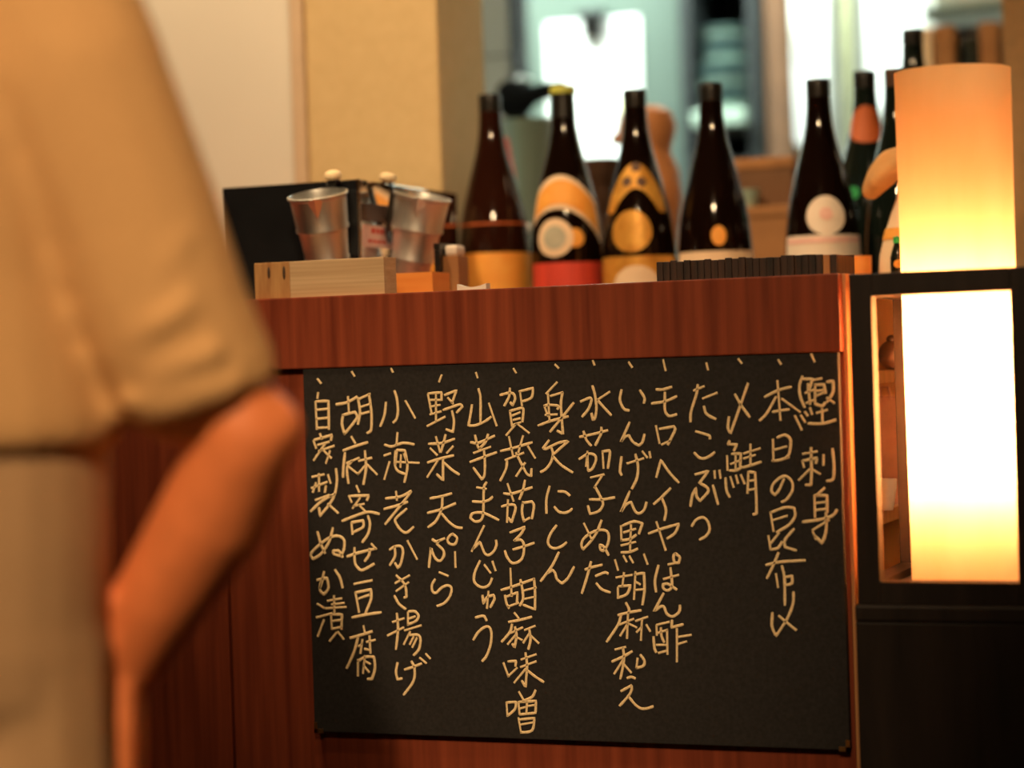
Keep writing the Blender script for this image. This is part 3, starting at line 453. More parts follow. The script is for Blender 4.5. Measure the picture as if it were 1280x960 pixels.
def on_side(px, py, dx=0.0004):                      # a point of the side plate seen at this pixel
    d = ray(px, py); k = (FX+dx-CAM.x)/d.x; return CAM + d*k
q0 = on_side(454, 254); q1 = on_side(487, 279)
bm = B((FX, q0.y, q1.z), (FX+.004, q1.y, q0.z), .0008); obj('name_plate', bm, 'bowl', t)['label'] = 'brown plate'
q0 = on_side(454, 280); q1 = on_side(489, 311)
st = obj('sticker', B((FX, q0.y, q1.z), (FX+.0006, q1.y, q0.z)), 'lab_pink', t); st['label'] = 'pink sticker with red print'
bm = bmesh.new(); w_ = q1.y-q0.y; h_ = q0.z-q1.z
for (u0, u1, v0, v1) in ((.28, .42, .62, .86), (.46, .58, .62, .86), (.62, .74, .62, .86), (.15, .3, .2, .34), (.34, .46, .2, .34), (.5, .62, .2, .34), (.66, .8, .2, .34)):
    box(bm, (FX+.0004, q0.y+w_*u0, q1.z+h_*v0), (FX+.0009, q0.y+w_*u1, q1.z+h_*v1))
obj('print', bm, 'lab_red', st)

# aluminium sake cups
def cup(rimc, tilt_axis, tilt, label, hook_dir, hook_gap):
    """cup hooked on the box rim: built upright around its rim centre, then tilted about it"""
    c = Vector(rimc); H = 0.118
    prof = [(0.0005, -H), (0.0195, -H), (0.0215, -H+.003), (0.0238, -.079), (0.0262, -.0772), (0.0264, -.0740), (0.0255, -.072), (0.0283, -.0425), (0.0308, -.0408), (0.0310, -.0376), (0.0301, -.0355), (0.0330, -.004), (0.0352, -.002), (0.0352, 0.0005), (0.0338, .001),
            (0.0322, -.004), (0.0280, -.044), (0.0235, -.08), (0.0203, -H+.005), (0.0005, -H+.005)]
    t = thing('metal_cup', c, label, 'cup', 'aluminium sake cups hooked on the steel box')
    bm = bmesh.new(); lathe(bm, prof, c, 56, cap=False)
    obj('body', bm, 'alu', t, smooth=True)
    bm = bmesh.new()                                  # pouring lip
    d = Vector((math.cos(view_angle(c)-.12), math.sin(view_angle(c)-.12), 0)); s_ = Vector((-d.y, d.x, 0))
    a_ = c + d*.0322 + Vector((0, 0, -.001)); tip = c + d*.0405 + Vector((0, 0, .001)); low = c + d*.0315 + Vector((0, 0, -.024))
    vs = [bm.verts.new(p) for p in (a_ - s_*.010, a_ + s_*.010, tip, low)]
    bm.faces.new((vs[0], vs[2], vs[3])); bm.faces.new((vs[2], vs[1], vs[3])); bm.faces.new((vs[0], vs[1], vs[2])); bm.faces.new((vs[0], vs[3], vs[1]))
    obj('pouring_lip', bm, 'alu', t)
    h = Vector(hook_dir).normalized(); w = Vector((-h.y, h.x, 0))
    bm = bmesh.new(); P = [c + h*.0305 + Vector((0, 0, -.062)), c + h*.037 + Vector((0, 0, -.05)), c + h*.0385 + Vector((0, 0, .004)), c + h*(.04+hook_gap*.5) + Vector((0, 0, .010)), c + h*(.041+hook_gap) + Vector((0, 0, .002))]
    rows = [[bm.verts.new(p + w*a + h*b) for a, b in ((-.006, -.0014), (.006, -.0014), (.006, .0014), (-.006, .0014))] for p in P]
    for a, b in zip(rows, rows[1:]): ringface(bm, a, b)
    bm.faces.new(rows[0]); bm.faces.new(rows[-1])
    hd = obj('handle', bm, 'blackplastic', t); hd['label'] = 'black hook handle'
    bm = bmesh.new(); kc = c + h*(.04+hook_gap*.5) + Vector((0, 0, .0125)); lathe(bm, [(.001, -.004), (.009, -.0035), (.0105, 0), (.009, .004), (.005, .006), (.001, .0065)], kc, 20)
    obj('knob', bm, 'cream', hd, smooth=True)['label'] = 'cream knob'
    t.rotation_euler = Matrix.Rotation(tilt, 4, Vector(tilt_axis)).to_euler()
    return t
c1 = at(397, 243, 0.098)
cup(c1, (1, 0, 0), R(15), 'aluminium cup with pouring lip upright on the front of the box painted as a dark reflection', (0, 1, 0), .012)
c2 = at(528, 245, 0.218)
cup(c2, (0.35, 1, 0), R(15), 'tilted aluminium cup hanging on the mirrored side of the box', (-1, 0, 0), .016)

# small blocks between the cups and the bottles
q0 = at(489, 342, .10); q1 = at(541, 364, .10)
t = thing('cedar_block', ((q0.x+q1.x)/2, .12, ZL), 'low orange cedar cup standing under the tilted metal cup', 'cup')
bm = bmesh.new(); box(bm, (q0.x, .10, ZL), (q1.x, .104, q0.z)); box(bm, (q0.x, .146, ZL), (q1.x, .15, q0.z)); box(bm, (q0.x, .104, ZL), (q0.x+.004, .146, q0.z)); box(bm, (q1.x-.004, .104, ZL), (q1.x, .146, q0.z))
obj('walls', bm, 'masu', t); obj('base', B((q0.x+.004, .104, ZL), (q1.x-.004, .146, ZL+.004)), 'masu', t)
q0 = at(542, 304, .16); q1 = at(551, 364, .16)
t = thing('gap_block', ((q0.x+q1.x)/2, .18, ZL), 'narrow black upright block put in for the dark gap beside the orange cedar cup', 'block')  # black block put where there is only a dark gap
obj('body', B((q0.x, .16, ZL), (q1.x, .2, q0.z-.008), .001), 'blackplastic', t); obj('lid', B((q0.x-.0004, .1596, q0.z-.0078), (q1.x+.0004, .2004, q0.z), .001), 'blackplastic', t)
q0 = at(552, 300, .17); q1 = at(574, 364, .17)
t = thing('reflection_block', ((q0.x+q1.x)/2, .185, ZL), 'tan square block with white top standing in for a reflection left of the first bottle', 'holder')  # tan block stands in for a reflection on the steel side plate
zm = at(560, 320, .17).z
obj('body', B((q0.x, .17, ZL), (q1.x, .2, zm), .001), 'card', t); obj('white_top', B((q0.x+.002, .172, zm), (q1.x-.002, .198, at(560, 306, .17).z), .004), 'whitecer', t)
c = at(592, 357, .04); t = thing('chopstick_rest', (c.x, c.y, ZL), 'small white chopstick rest at the ledge edge below the first bottle', 'chopstick rest')
bm = bmesh.new(); rows = []
for i in range(13):
    u = -1 + i/6; rows.append([bm.verts.new((c.x+u*.017, .04+y, ZL+z)) for y, z in ((-.006, 0), (-.006, .004+.0035*u*u), (.006, .004+.0035*u*u), (.006, 0))])
for a, b in zip(rows, rows[1:]): ringface(bm, a, b)
bm.faces.new(rows[0]); bm.faces.new(rows[-1]); obj('body', bm, 'whitecer', t)

# charred wood slat mat
x0 = at(820, 335, .02).x; x1 = at(1046, 335, .02).x; zt_ = at(930, 321, .02).z
t = thing('slatted_tray', ((x0+x1)/2, .06, ZL), 'long low tray of dark charred wood slats on the right of the ledge', 'tray')
n = 26; w = (x1-x0)/n; rr = random.Random(3)
for k in range(n):
    pale = k == n-2
    o = obj('slat', B((x0+k*w+.0003, .02+rr.uniform(0, .0025), ZL), (x0+(k+1)*w-.0003, .026, zt_-rr.uniform(0, .002)), .0006), 'warmwood' if pale else 'mat', t)
    if pale: o['label'] = 'orange slat'
obj('back_board', B((x0, .094, ZL), (x1, .1, zt_)), 'mat', t); obj('bottom_board', B((x0, .026, ZL), (x1, .094, ZL+.006)), 'mat', t)
for xx in (x0, x1-.006): obj('side_board', B((xx, .026, ZL+.006), (xx+.006, .094, zt_-.002)), 'mat', t)

# ------------------------------------------------------------------ bottles
def bprof(H, Rb):
    k = Rb/.0455
    P = [(.0005, 0.002), (.034*k, .002), (.043*k, .0), (Rb, .008), (Rb, H-.232), (.0450*k, H-.212), (.0438*k, H-.195), (.0415*k, H-.172), (.0380*k, H-.150), (.0332*k, H-.130), (.0284*k, H-.110), (.0236*k, H-.092), (.0195*k, H-.075), (.0164*k, H-.058), (.0146*k, H-.04), (.0138*k, H-.022), (.0136*k, H-.0115)]
    return P
def bottle(px, py, Y, Rb, label, glass='glass', cap='capblack', line=None, capz=.011, capr=1.0, zb=None, capl=.012):
    top = at(px, py, Y); zb = ZW if zb is None else zb; H = top.z-zb; c = Vector((top.x, Y, zb))
    t = thing('sake_bottle', c, label, 'bottle', 'tall sake bottles behind the ledge')
    P = bprof(H, Rb); bm = bmesh.new(); lathe(bm, P, c, 56)
    obj('glass_body', bm, glass, t, smooth=True)
    k = Rb/.0455; bm = bmesh.new()
    lathe(bm, [(.0139*k*capr, H-capz-capl), (.0141*k*capr, H-capz), (.0142*k*capr, H-.003), (.0134*k*capr, H-.0005), (.0005, H)], c, 32); obj('cap', bm, cap, t, smooth=True)
    z = lambda y: at(px, y, Y).z - zb
    if line:
        bm = bmesh.new(); zz = z(line); r_ = interp(P, zz)
        lathe(bm, [(r_+.0002, zz-.0015), (r_+.0004, zz), (r_+.0002, zz+.0015)], c, 56, cap=False); obj('liquid_line', bm, 'lab_rust', t)
    return t, P, c, z, view_angle(c)
D = lambda d: R(d)
# 1
t, P, c, z, v = bottle(612, 118, .50, .0475, 'reddish brown sake bottle with plain orange body label, nearest the pillar', 'glassred', line=282)
bm = bmesh.new(); wrap(bm, P, c, v-2.0, v+2.0, lambda s: z(400), lambda s: z(318)); obj('body_label', bm, 'lab_orange', t)
# 2
t, P, c, z, v = bottle(703, 108, .50, .0475, 'sake bottle with lime cap and tilted orange shoulder label', cap='lime', capz=.006, capr=1.12, capl=.004)
bm = bmesh.new(); H_ = P[-1][1]; lathe(bm, [(interp(P, H_-.03)+.0004, H_-.03), (interp(P, H_-.012)+.0005, H_-.012), (.0145, H_+.0015)], c, 32, cap=False); obj('neck_seal', bm, 'capblack', t, smooth=True)
arch = lambda s, y, d: z(y) - (z(y)-z(y+d))*((s-.42)/.5)**2
bm = bmesh.new(); wrap(bm, P, c, v-1.25, v+1.15, lambda s: arch(s, 262, 30)-.004*s, lambda s: arch(s, 221, 26), .0006, 36, 10); obj('shoulder_label', bm, 'lab_pale', t)
bm = bmesh.new(); wrap(bm, P, c, v-1.12, v+1.05, lambda s: arch(s, 256, 27)-.004*s, lambda s: arch(s, 227, 24), .0011, 36, 10); o = obj('shoulder_print', bm, 'lab_orange', t)
bm = bmesh.new(); disc_on(bm, P, c, v-.36, z(299), .0245, .0008); sl = obj('round_seal', bm, 'lab_pale', t)
bm = bmesh.new(); disc_on(bm, P, c, v-.36, z(299), .0150, .0014); obj('seal_centre', bm, 'lab_grey', sl)
bm = bmesh.new(); disc_on(bm, P, c, v+.22, z(300), .012, .0005); obj('orange_mark', bm, 'lab_orange', t)
bm = bmesh.new(); wrap(bm, P, c, v-1.2, v+1.7, lambda s: z(400), lambda s: z(330)); obj('body_label', bm, 'lab_red', t)['label'] = 'red body label'
# 3
t, P, c, z, v = bottle(793, 112, .50, .0475, 'sake bottle with arched gold shoulder label over a round gold seal')
bm = bmesh.new(); wrap(bm, P, c, v-1.15, v+1.0, lambda s: z(268) + (z(238)-z(268))*max(0, 1-((s-.5)/.36)**2), lambda s: z(206) - (z(206)-z(246))*abs((s-.5)/.5)**2.2, .0006, 40, 10); lb = obj('shoulder_label', bm, 'lab_gold', t)
bm = bmesh.new()
for a_, y_ in ((-.42, 229), (.16, 230)): disc_on(bm, P, c, v+a_, z(y_), .0062, .0011)
disc_on(bm, P, c, v-.05, z(211), .006, .0011)
obj('label_print', bm, 'lab_dark', lb)
bm = bmesh.new(); disc_on(bm, P, c, v-.22, z(291), .0265, .0008); obj('round_seal', bm, 'lab_gold', t)
bm = bmesh.new(); wrap(bm, P, c, v-1.4, v+1.4, lambda s: z(400), lambda s: z(322)); lb = obj('body_label', bm, 'lab_gold', t)
bm = bmesh.new(); disc_on(bm, P, c, v-.1, z(366), .033, .0013); obj('label_disc', bm, 'lab_pale', lb)
# 4
t, P, c, z, v = bottle(888, 104, .52, .0475, 'very dark plain sake bottle with small tan mark behind the slatted tray')
bm = bmesh.new(); disc_on(bm, P, c, v+.1, z(297), .0125, .0006, sx=.75); obj('small_mark', bm, 'lab_orange', t)
bm = bmesh.new(); wrap(bm, P, c, v-1.3, v+1.3, lambda s: z(400), lambda s: z(316)); obj('body_label', bm, 'lab_pale', t)
# 5
t, P, c, z, v = bottle(1022, 99, .54, .0475, 'dark sake bottle with round white seal above a pinkish white label')
bm = bmesh.new(); disc_on(bm, P, c, v+.12, z(272), .0245, .0007); sl = obj('round_seal', bm, 'lab_white', t)
bm = bmesh.new(); disc_on(bm, P, c, v+.12, z(270), .008, .0013); obj('seal_centre', bm, 'lab_pink', sl)
bm = bmesh.new(); wrap(bm, P, c, v-1.2, v+1.35, lambda s: z(400), lambda s: z(296)); lb = obj('body_label', bm, 'lab_white', t)
bm = bmesh.new(); wrap(bm, P, c, v-1.1, v+1.3, lambda s: z(306), lambda s: z(299), .0012); obj('label_band', bm, 'lab_pink', lb)
# 6, 7, 8
t, P, c, z, v = bottle(1080, 89, .68, .0480, 'black bottle with rust orange shoulder label behind the dark bottles', 'blackglass')
bm = bmesh.new(); disc_on(bm, P, c, v+.03, z(157), .0245, .0008); obj('shoulder_label', bm, 'lab_rust', t)
bm = bmesh.new(); disc_on(bm, P, c, v-.45, z(243), .0085, .0007); obj('green_glow', bm, 'green', t)  # green glow painted as a disc on the glass
t, P, c, z, v = bottle(1118, 86, .58, .0430, 'dark bottle half hidden at the left edge of the glowing shade', 'blackglass', cap='bowl')
t, P, c, z, v = bottle(1140, 36, .82, .0475, 'tallest dark bottle, its neck rising above the glowing shade', 'blackglass')

# ------------------------------------------------------------------ kitchen things on the worktop
def lathe_thing(name, label, cat, c, parts, group=None):
    t = thing(name, c, label, cat, group)
    for pn, prof, m_ in parts:
        bm = bmesh.new(); lathe(bm, prof, c, 40); obj(pn, bm, m_, t, smooth=True)
    return t
# gourd jug
Y = .84; c = at(813, 300, Y); c.z = ZW
zz = lambda y: at(813, y, Y).z-ZW
u = 3.2/2800
t = lathe_thing('gourd_jug', 'brown double bellied earthenware jug behind the gold labelled bottle', 'jug', c, [
 ('body', [(.0005, .001), (.028, 0), (.034, .05), (.036, zz(330)), (36*u, zz(290)), (41*u, zz(250)), (38*u, zz(212)), (29*u, zz(191)), (30*u, zz(184)), (37*u, zz(160)), (32*u, zz(141)), (18*u, zz(133)), (.0005, zz(131))], 'clay')])
bm = bmesh.new(); e = c + Vector((-.036, -.015, zz(172))); blob(bm, e, .012, 2, (1.1, .7, .8)); obj('lug', bm, 'clay', t, smooth=True)
# stack of dark bowls
Y = .72; c0 = at(752, 250, Y); c0.z = ZW; zt0 = at(752, 200, Y).z - ZW
n = 7; hstep = (zt0-.05)/(n-1)
for k in range(n):
    c = c0 + Vector((0, 0, k*hstep)); lab = 'topmost dark lacquer bowl of the stack between the labelled bottles' if k == n-1 else 'dark lacquer bowl nested inside the stack between the labelled bottles'
    lathe_thing('lacquer_bowl', lab, 'bowl', c, [('body', [(.0005, .0), (.014, 0), (.015, .004), (.022, .02), (.027, .036), (.029, .05), (.0278, .05), (.021, .022), (.0005, .012)], 'bowl')], 'dark bowls stacked behind the bottles')
# red topped bottle
Y = .66; c = at(632, 300, Y); c.z = ZW; zz = lambda y: at(632, y, Y).z-ZW
lathe_thing('squeeze_bottle', 'slim red squeeze bottle standing behind the first sake bottle', 'bottle', c, [
 ('body', [(.0005, 0), (.016, 0), (.017, .01), (.0165, zz(215)), (.0125, zz(196))], 'redcap'), ('cap', [(.0125, zz(196)), (.0105, zz(182)), (.008, zz(172)), (.0005, zz(171))], 'redcap')])
# cloudy pitcher
Y = .80; c = at(664, 300, Y); c.z = ZW; zz = lambda y: at(664, y, Y).z-ZW
t = lathe_thing('plastic_pitcher', 'cloudy grey green plastic pitcher between the first two bottles', 'pitcher', c, [
 ('body', [(.0005, 0), (.034, 0), (.036, .02), (.031, zz(240)), (.036, zz(165)), (.038, zz(150)), (.0355, zz(150)), (.033, zz(170)), (.0005, zz(200))], 'clearjug')])
bm = bmesh.new(); h = Vector((-RX.x, -RX.y, 0)); tube(bm, [c+h*.030+Vector((0, 0, zz(165))), c+h*.05+Vector((0, 0, zz(175))), c+h*.052+Vector((0, 0, zz(230))), c+h*.030+Vector((0, 0, zz(260)))], .0045); obj('handle', bm, 'clearjug', t, smooth=True)
# ladle
p = [at(px, py, .62) for px, py in ((626, 196), (634, 235), (647, 262), (658, 285), (660, 330))]; b0 = at(662, 470, .62)
t = thing('ladle', (b0.x, .62, ZW), 'thin bright steel ladle leaning beside the first sake bottle', 'ladle')
bm = bmesh.new(); tube(bm, p + [Vector((b0.x, .62, ZW+.02))], .0026, 8); obj('handle', bm, 'stainless', t, smooth=True)
bm = bmesh.new(); blob(bm, p[3], .0065); obj('collar', bm, 'whitecer', t, smooth=True)
bm = bmesh.new(); lathe(bm, [(.0005, 0), (.012, .003), (.018, .012), (.0195, .022), (.0185, .022), (.0165, .013), (.0005, .005)], (b0.x, .62, ZW), 28); obj('bowl', bm, 'stainless', t, smooth=True)
# cardboard boxes
def carton(px0, px1, y0, y1, Y, dep, label, lid='card', side='card', ztop=None, zbot=None):
    q0 = at(px0, y0, Y); q1 = at(px1, y1, Y); zb = q1.z if zbot is None else zbot
    t = thing('carton', ((q0.x+q1.x)/2, Y+dep/2, zb), label, 'box', 'brown cartons on the worktop')
    obj('body', B((q0.x, Y, zb), (q1.x, Y+dep, q0.z-.016), .002), side, t)
    obj('lid', B((q0.x-.002, Y-.002, q0.z-.016), (q1.x+.002, Y+dep+.002, q0.z), .003), lid, t)
    return q0, q1
zc = at(945, 262, .78).z
carton(868, 998, 262, 400, .76, .18, 'large lower brown carton on the worktop behind the plain dark bottle', side='card', zbot=ZW)
carton(900, 992, 200, 262, .80, .13, 'smaller brown carton stacked on top of the larger one', side='cardd', zbot=zc)
# pale green cup standing in for a green highlight, on the lower carton
c = at(936, 262, .778); c.z = zc
lathe_thing('highlight_cup', 'small pale green cup put in for a green highlight on the lower carton', 'cup', c, [('body', [(.0005, 0), (.010, 0), (.011, .003), (.0165, .028), (.0155, .028), (.0100, .006), (.0005, .005)], 'palegreen')])

# ------------------------------------------------------------------ kitchen back: fridge, rack, post, papers
Yk = 1.9
xa = at(636, 0, Yk).x; xb = at(848, 0, Yk).x; xs_ = at(652, 0, Yk).x; xg = at(656, 0, Yk).x
t = thing('refrigerator', ((xa+xb)/2, 2.04, 0), 'grey green steel refrigerator with white sheet of paper on its door', 'refrigerator')
obj('body', B((xa, 1.93, 0.0), (xb, 2.19, 2.0), .005), 'fridge', t)
obj('door', B((xa, 1.902, 0.05), (xs_-.006, 1.928, 1.98), .004), 'fridge', t)
obj('door', B((xg+.004, 1.902, 0.05), (xb, 1.928, 1.98), .004), 'fridge', t)
bm = B((xs_-.006, 1.915, 0.05), (xg+.004, 1.929, 1.98)); obj('door_gap', bm, 'seam', t)
q0 = at(682, 30, 1.899); q1 = at(808, 330, 1.899)
tag(obj('paper_notice', B((q0.x, 1.8985, q1.z), (q1.x, 1.9005, q0.z)), 'paper', base=(q0.x, 1.9, q1.z)), 'large white paper sheet clipped to the refrigerator door', 'paper')
c = at(738, 28, 1.88); t = thing('magnet_clip', c, 'dark magnetic clip holding the white sheet on the refrigerator', 'clip')
obj('jaw', B((c.x-.02, 1.883, c.z-.03), (c.x+.02, 1.8975, c.z+.012), .004), 'capblack', t); obj('grip', B((c.x-.03, 1.87, c.z+.012), (c.x+.03, 1.8975, c.z+.024), .004), 'darkshelf', t)
q0 = at(735, 128, 1.897); q1 = at(775, 140, 1.897)
tag(obj('paper_tag', B((q0.x, 1.8968, q1.z), (q1.x, 1.8984, q0.z)), 'yellow', base=(q0.x, 1.897, q1.z)), 'narrow yellow paper strip on the white sheet', 'paper')
# black funnel on the tiled wall
c = at(638, 126, 1.12); tip = at(704, 108, 1.06); ax = (tip-c).normalized()
t = thing('funnel', c, 'black funnel hanging sideways on the tiled wall, spout behind the lime cap', 'funnel')
q_ = ax.to_track_quat('Z', 'Y').to_matrix(); Lf = (tip-c).length
bm = bmesh.new(); lathe(bm, [(.024, .0), (.031, .001), (.031, .012), (.027, .03), (.016, .052), (.0105, Lf), (.0085, Lf), (.013, .052), (.024, .03)], c, 36, tf=q_, cap=False); obj('cone', bm, 'mattblack', t, smooth=True)
bm = bmesh.new(); lathe(bm, [(.0315, .002), (.034, .004), (.034, .009), (.0315, .011)], c, 36, tf=q_, cap=False); obj('rim_band', bm, 'mattblack', t, smooth=True)
bm = bmesh.new(); tube(bm, [c+Vector((.006, 0, .030)), c+Vector((.006, .03, .042)), Vector((c.x+.006, 1.199, c.z+.042))], .003); obj('hook', bm, 'stainless', t)
# dark rack with plates
xa = at(856, 0, Yk).x; xb = at(952, 0, Yk).x
t = thing('storage_rack', ((xa+xb)/2, 2.0, 0), 'dark metal storage rack between refrigerator and wooden post', 'rack')
obj('back_plate', B((xa, 2.15, 0), (xb, 2.17, 1.9)), 'darkshelf', t)
for xx in (xa, xb-.02): obj('upright', B((xx, 1.86, 0), (xx+.02, 2.15, 1.9)), 'darkshelf', t)
zs = at(905, 158, 1.86).z; zs2 = at(905, 200, 1.86).z; zs3 = at(905, -60, 1.86).z
for zz_ in (zs, zs2, zs3, .3, .7): obj('shelf', B((xa+.02, 1.86, zz_-.014), (xb-.02, 2.15, zz_)), 'darkshelf', t)
q0 = at(862, 130, 1.84); q1 = at(976, 154, 1.84)
tag(obj('tray', B((xa+.024, 1.84, zs), (xb-.024, 1.99, zs+.030), .006), 'palegreen', base=(q0.x, 1.9, zs)), 'pale green tray on the rack shelf under the plates', 'tray')
cx_ = at(912, 80, 1.92).x; zp = zs+.030; zpt = at(912, 42, 1.92).z; k = 0
while zp < zpt:
    rad = .064 if k < 8 else .052
    c = Vector((cx_, 1.92, zp)); t = thing('plate', c, 'blue grey glazed plate in the stack on the dark rack' if zp+.0115 < zpt else 'topmost blue grey glazed plate of the stack on the dark rack', 'plate', 'plates stacked on the rack')
    bm = bmesh.new(); lathe(bm, [(.0005, 0), (rad*.55, 0), (rad*.6, .002), (rad, .0085), (rad, .0105), (rad*.55, .004), (.0005, .004)], c, 36); obj('body', bm, 'plate' if k % 4 else 'palegreen', t, smooth=True)
    zp += .0115; k += 1
# wooden post
q0 = at(957, 0, 1.86); q1 = at(984, 0, 1.86)
struct('trim_4', B((q0.x, 1.85, 0), (q1.x, 1.95, 2.5), .003), 'cardd')
# hanging white cloths
def cloth(px0, px1, ytop, ybot, Y, label, m_, amp=.012, waves=2.0):
    q0 = at(px0, ytop, Y); q1 = at(px1, ybot, Y); zt_ = 2.05; bm = bmesh.new(); rows = []
    for i in range(25):
        s_ = i/24; x = q0.x+(q1.x-q0.x)*s_; row = []
        for j in range(13):
            v_ = j/12; dy = amp*math.sin(s_*waves*2*math.pi+px0)*(.4+.6*v_)
            row.append((x + (.5-s_)*.012*v_, Y+dy, zt_+(q1.z-zt_)*v_ - .015*math.sin(s_*math.pi)*v_))
        rows.append(row)
    for sd in (0, .003):
        g = [[bm.verts.new((p[0], p[1]+sd, p[2])) for p in r_] for r_ in rows]
        for i in range(24):
            for j in range(12): bm.faces.new((g[i][j], g[i+1][j], g[i+1][j+1], g[i][j+1]))
    t = thing('hanging_cloth', ((q0.x+q1.x)/2, Y, q1.z), label, 'cloth', 'cloths hanging in the kitchen')
    obj('cloth', bm, m_, t, smooth=True)
    bm = bmesh.new(); tube(bm, [(q0.x-.02, Y, 2.055), (q1.x+.02, Y, 2.055)], .007); obj('rod', bm, 'stainless', t)
    return t
cloth(986, 1042, 0, 176, 1.78, 'white cloth hanging beside the wooden post', 'cloth')
cloth(1046, 1072, 0, 178, 1.80, 'narrow pale olive cloth hanging between two white cloths', 'greencloth')
cloth(1076, 1158, 0, 128, 1.82, 'wide white cloth hanging above the black bottle with rust label', 'cloth', .006)
c = at(1005, 20, 1.762); tag(obj('paper_tag', B((c.x-.012, 1.757, c.z-.024), (c.x+.012, 1.762, c.z+.024)), 'yellow', base=c), 'yellow paper note on the hanging white cloth', 'paper')
# high shelf with dark bottles, upper right
Ys = 1.25; q0 = at(1160, 150, Ys); q1 = at(1300, 150, Ys); zsh = at(1220, 150, Ys).z
t = thing('wall_shelf', ((q0.x+q1.x)/2, Ys+.1, zsh-.03), 'wooden shelf of dark bottles and brown boxes behind the lantern', 'shelf')
obj('board', B((q0.x-.03, Ys-.06, zsh-.025), (q1.x+.3, Ys+.16, zsh)), 'warmwood', t)
obj('bracket', B((q0.x, Ys+.02, 0), (q0.x+.025, Ys+.16, zsh-.025)), 'darkshelf', t); obj('bracket', B((q1.x+.2, Ys+.02, 0), (q1.x+.225, Ys+.16, zsh-.025)), 'darkshelf', t)
def shelf_box(px0, px1, y0, m_, label):
    a_ = at(px0, y0, Ys); b_ = at(px1, y0, Ys); t = thing('slim_box', ((a_.x+b_.x)/2, Ys+.03, zsh), label, 'box', 'slim boxes on the shelf')
    obj('body', B((a_.x, Ys, zsh), (b_.x, Ys+.07, a_.z-.03), .002), m_, t); obj('lid', B((a_.x-.0008, Ys-.0008, a_.z-.03), (b_.x+.0008, Ys+.0708, a_.z), .002), m_, t)
shelf_box(1144, 1163, 36, 'lab_pale', 'slim pale pink box at the left end of the high shelf')
shelf_box(1167, 1191, 33, 'card', 'slim orange brown box right of the pale box on the shelf')
shelf_box(1224, 1246, 28, 'card', 'slim brown box between the two dark shelf bottles')
for px, lab in ((1208, 'dark bottle between the brown boxes on the high shelf'), (1266, 'dark bottle at the right end of the high shelf')):
    a_ = at(px, 29, Ys); c = Vector((a_.x, Ys+.03, zsh)); H = a_.z-zsh
    lathe_thing('shelf_bottle', lab, 'bottle', c, [('glass_body', [(.0005, 0), (.0205, 0), (.0215, .004), (.0215, H-.03), (.019, H-.022)], 'blackglass'), ('cap', [(.019, H-.022), (.019, H-.004), (.0005, H)], 'capblack')], 'dark bottles on the shelf')
# pale hood above
q0 = at(1165, 12, 1.45); q1 = at(1330, 12, 1.45)
t = thing('range_hood', ((q0.x+q1.x)/2, 1.55, q0.z), 'pale green grey hood above the high shelf', 'hood')
obj('body', B((q0.x, 1.45, q0.z), (q1.x+.3, 1.8, q0.z+.3), .01), 'kwall', t); obj('lip', B((q0.x-.01, 1.43, q0.z-.012), (q1.x+.31, 1.82, q0.z), .003), 'fridge', t)

# ------------------------------------------------------------------ small rack behind the lantern
xl, xr, y0, y1 = XD+.002, .322, .134, .425; yq = .27
zr = at(1110, 356, yq).z; zsf = at(1112, 462, yq).z; zs2 = at(1112, 632, yq).z
t = thing('side_rack', ((xl+xr)/2, (y0+y1)/2, 0), 'light wood side rack behind the lantern at the counter end', 'rack')
obj('back_board', B((xl, y1-.012, 0), (xr, y1, zr-.012)), 'beigeshelf', t)
obj('side_board', B((xl, y0, 0), (xl+.012, y1-.012, zr-.012)), 'beigeshelf', t)
obj('top_board', B((xl, y0, zr-.012), (xr, y1, zr)), 'beigeshelf', t)
for z_ in (zsf, zs2, .45): obj('shelf', B((xl+.012, y0, z_-.014), (xr-.02, y1-.012, z_)), 'beigeshelf', t)
obj('post', B((xr-.02, y1-.03, 0), (xr, y1-.012, zr-.012)), 'beigeshelf', t)
q = at(1115, 440, .25); q.z = zsf; t = thing('dark_pouch', q, 'dark brown pouch on the upper shelf of the side rack', 'pouch')
bm = bmesh.new(); blob(bm, q+Vector((0, 0, .0165)), .0165, 3, (.95, .95, 1.0)); obj('body', bm, 'bowl', t, smooth=True); bm = bmesh.new(); blob(bm, q+Vector((0, 0, .034)), .006, 2, (1, 1, .8)); obj('knot', bm, 'bowl', t, smooth=True)
q = at(1113, 560, .30); q.z = zs2; t = thing('mauve_bag', q, 'mauve paper bag on the lower shelf of the side rack', 'bag')
zt_ = min(at(1113, 492, .30).z, zsf-.03)
bm = bmesh.new(); vs = [bm.verts.new(p) for p in ((q.x-.022, .285, zs2), (q.x+.014, .285, zs2), (q.x+.014, .325, zs2), (q.x-.022, .325, zs2), (q.x-.020, .302, zt_), (q.x+.012, .302, zt_), (q.x+.012, .308, zt_), (q.x-.020, .308, zt_))]
ringface(bm, vs[:4], vs[4:]); bm.faces.new(vs[:4]); bm.faces.new(vs[4:]); obj('body', bm, 'bag', t)
bm = bmesh.new(); tube(bm, [(q.x-.01, .3005, zt_-.004), (q.x-.008, .297, zt_+.010), (q.x, .297, zt_+.010), (q.x+.002, .3005, zt_-.004)], .0014, 6); obj('handle', bm, 'bag', t)
c = at(1106, 600, .20); c.z = zs2
lathe_thing('tea_cup', 'cream tea cup on the lower shelf of the side rack', 'cup', c, [('body', [(.0005, 0), (.008, 0), (.009, .004), (.0125, .024), (.013, .034), (.0122, .034), (.0115, .024), (.0005, .006)], 'whitecer')])
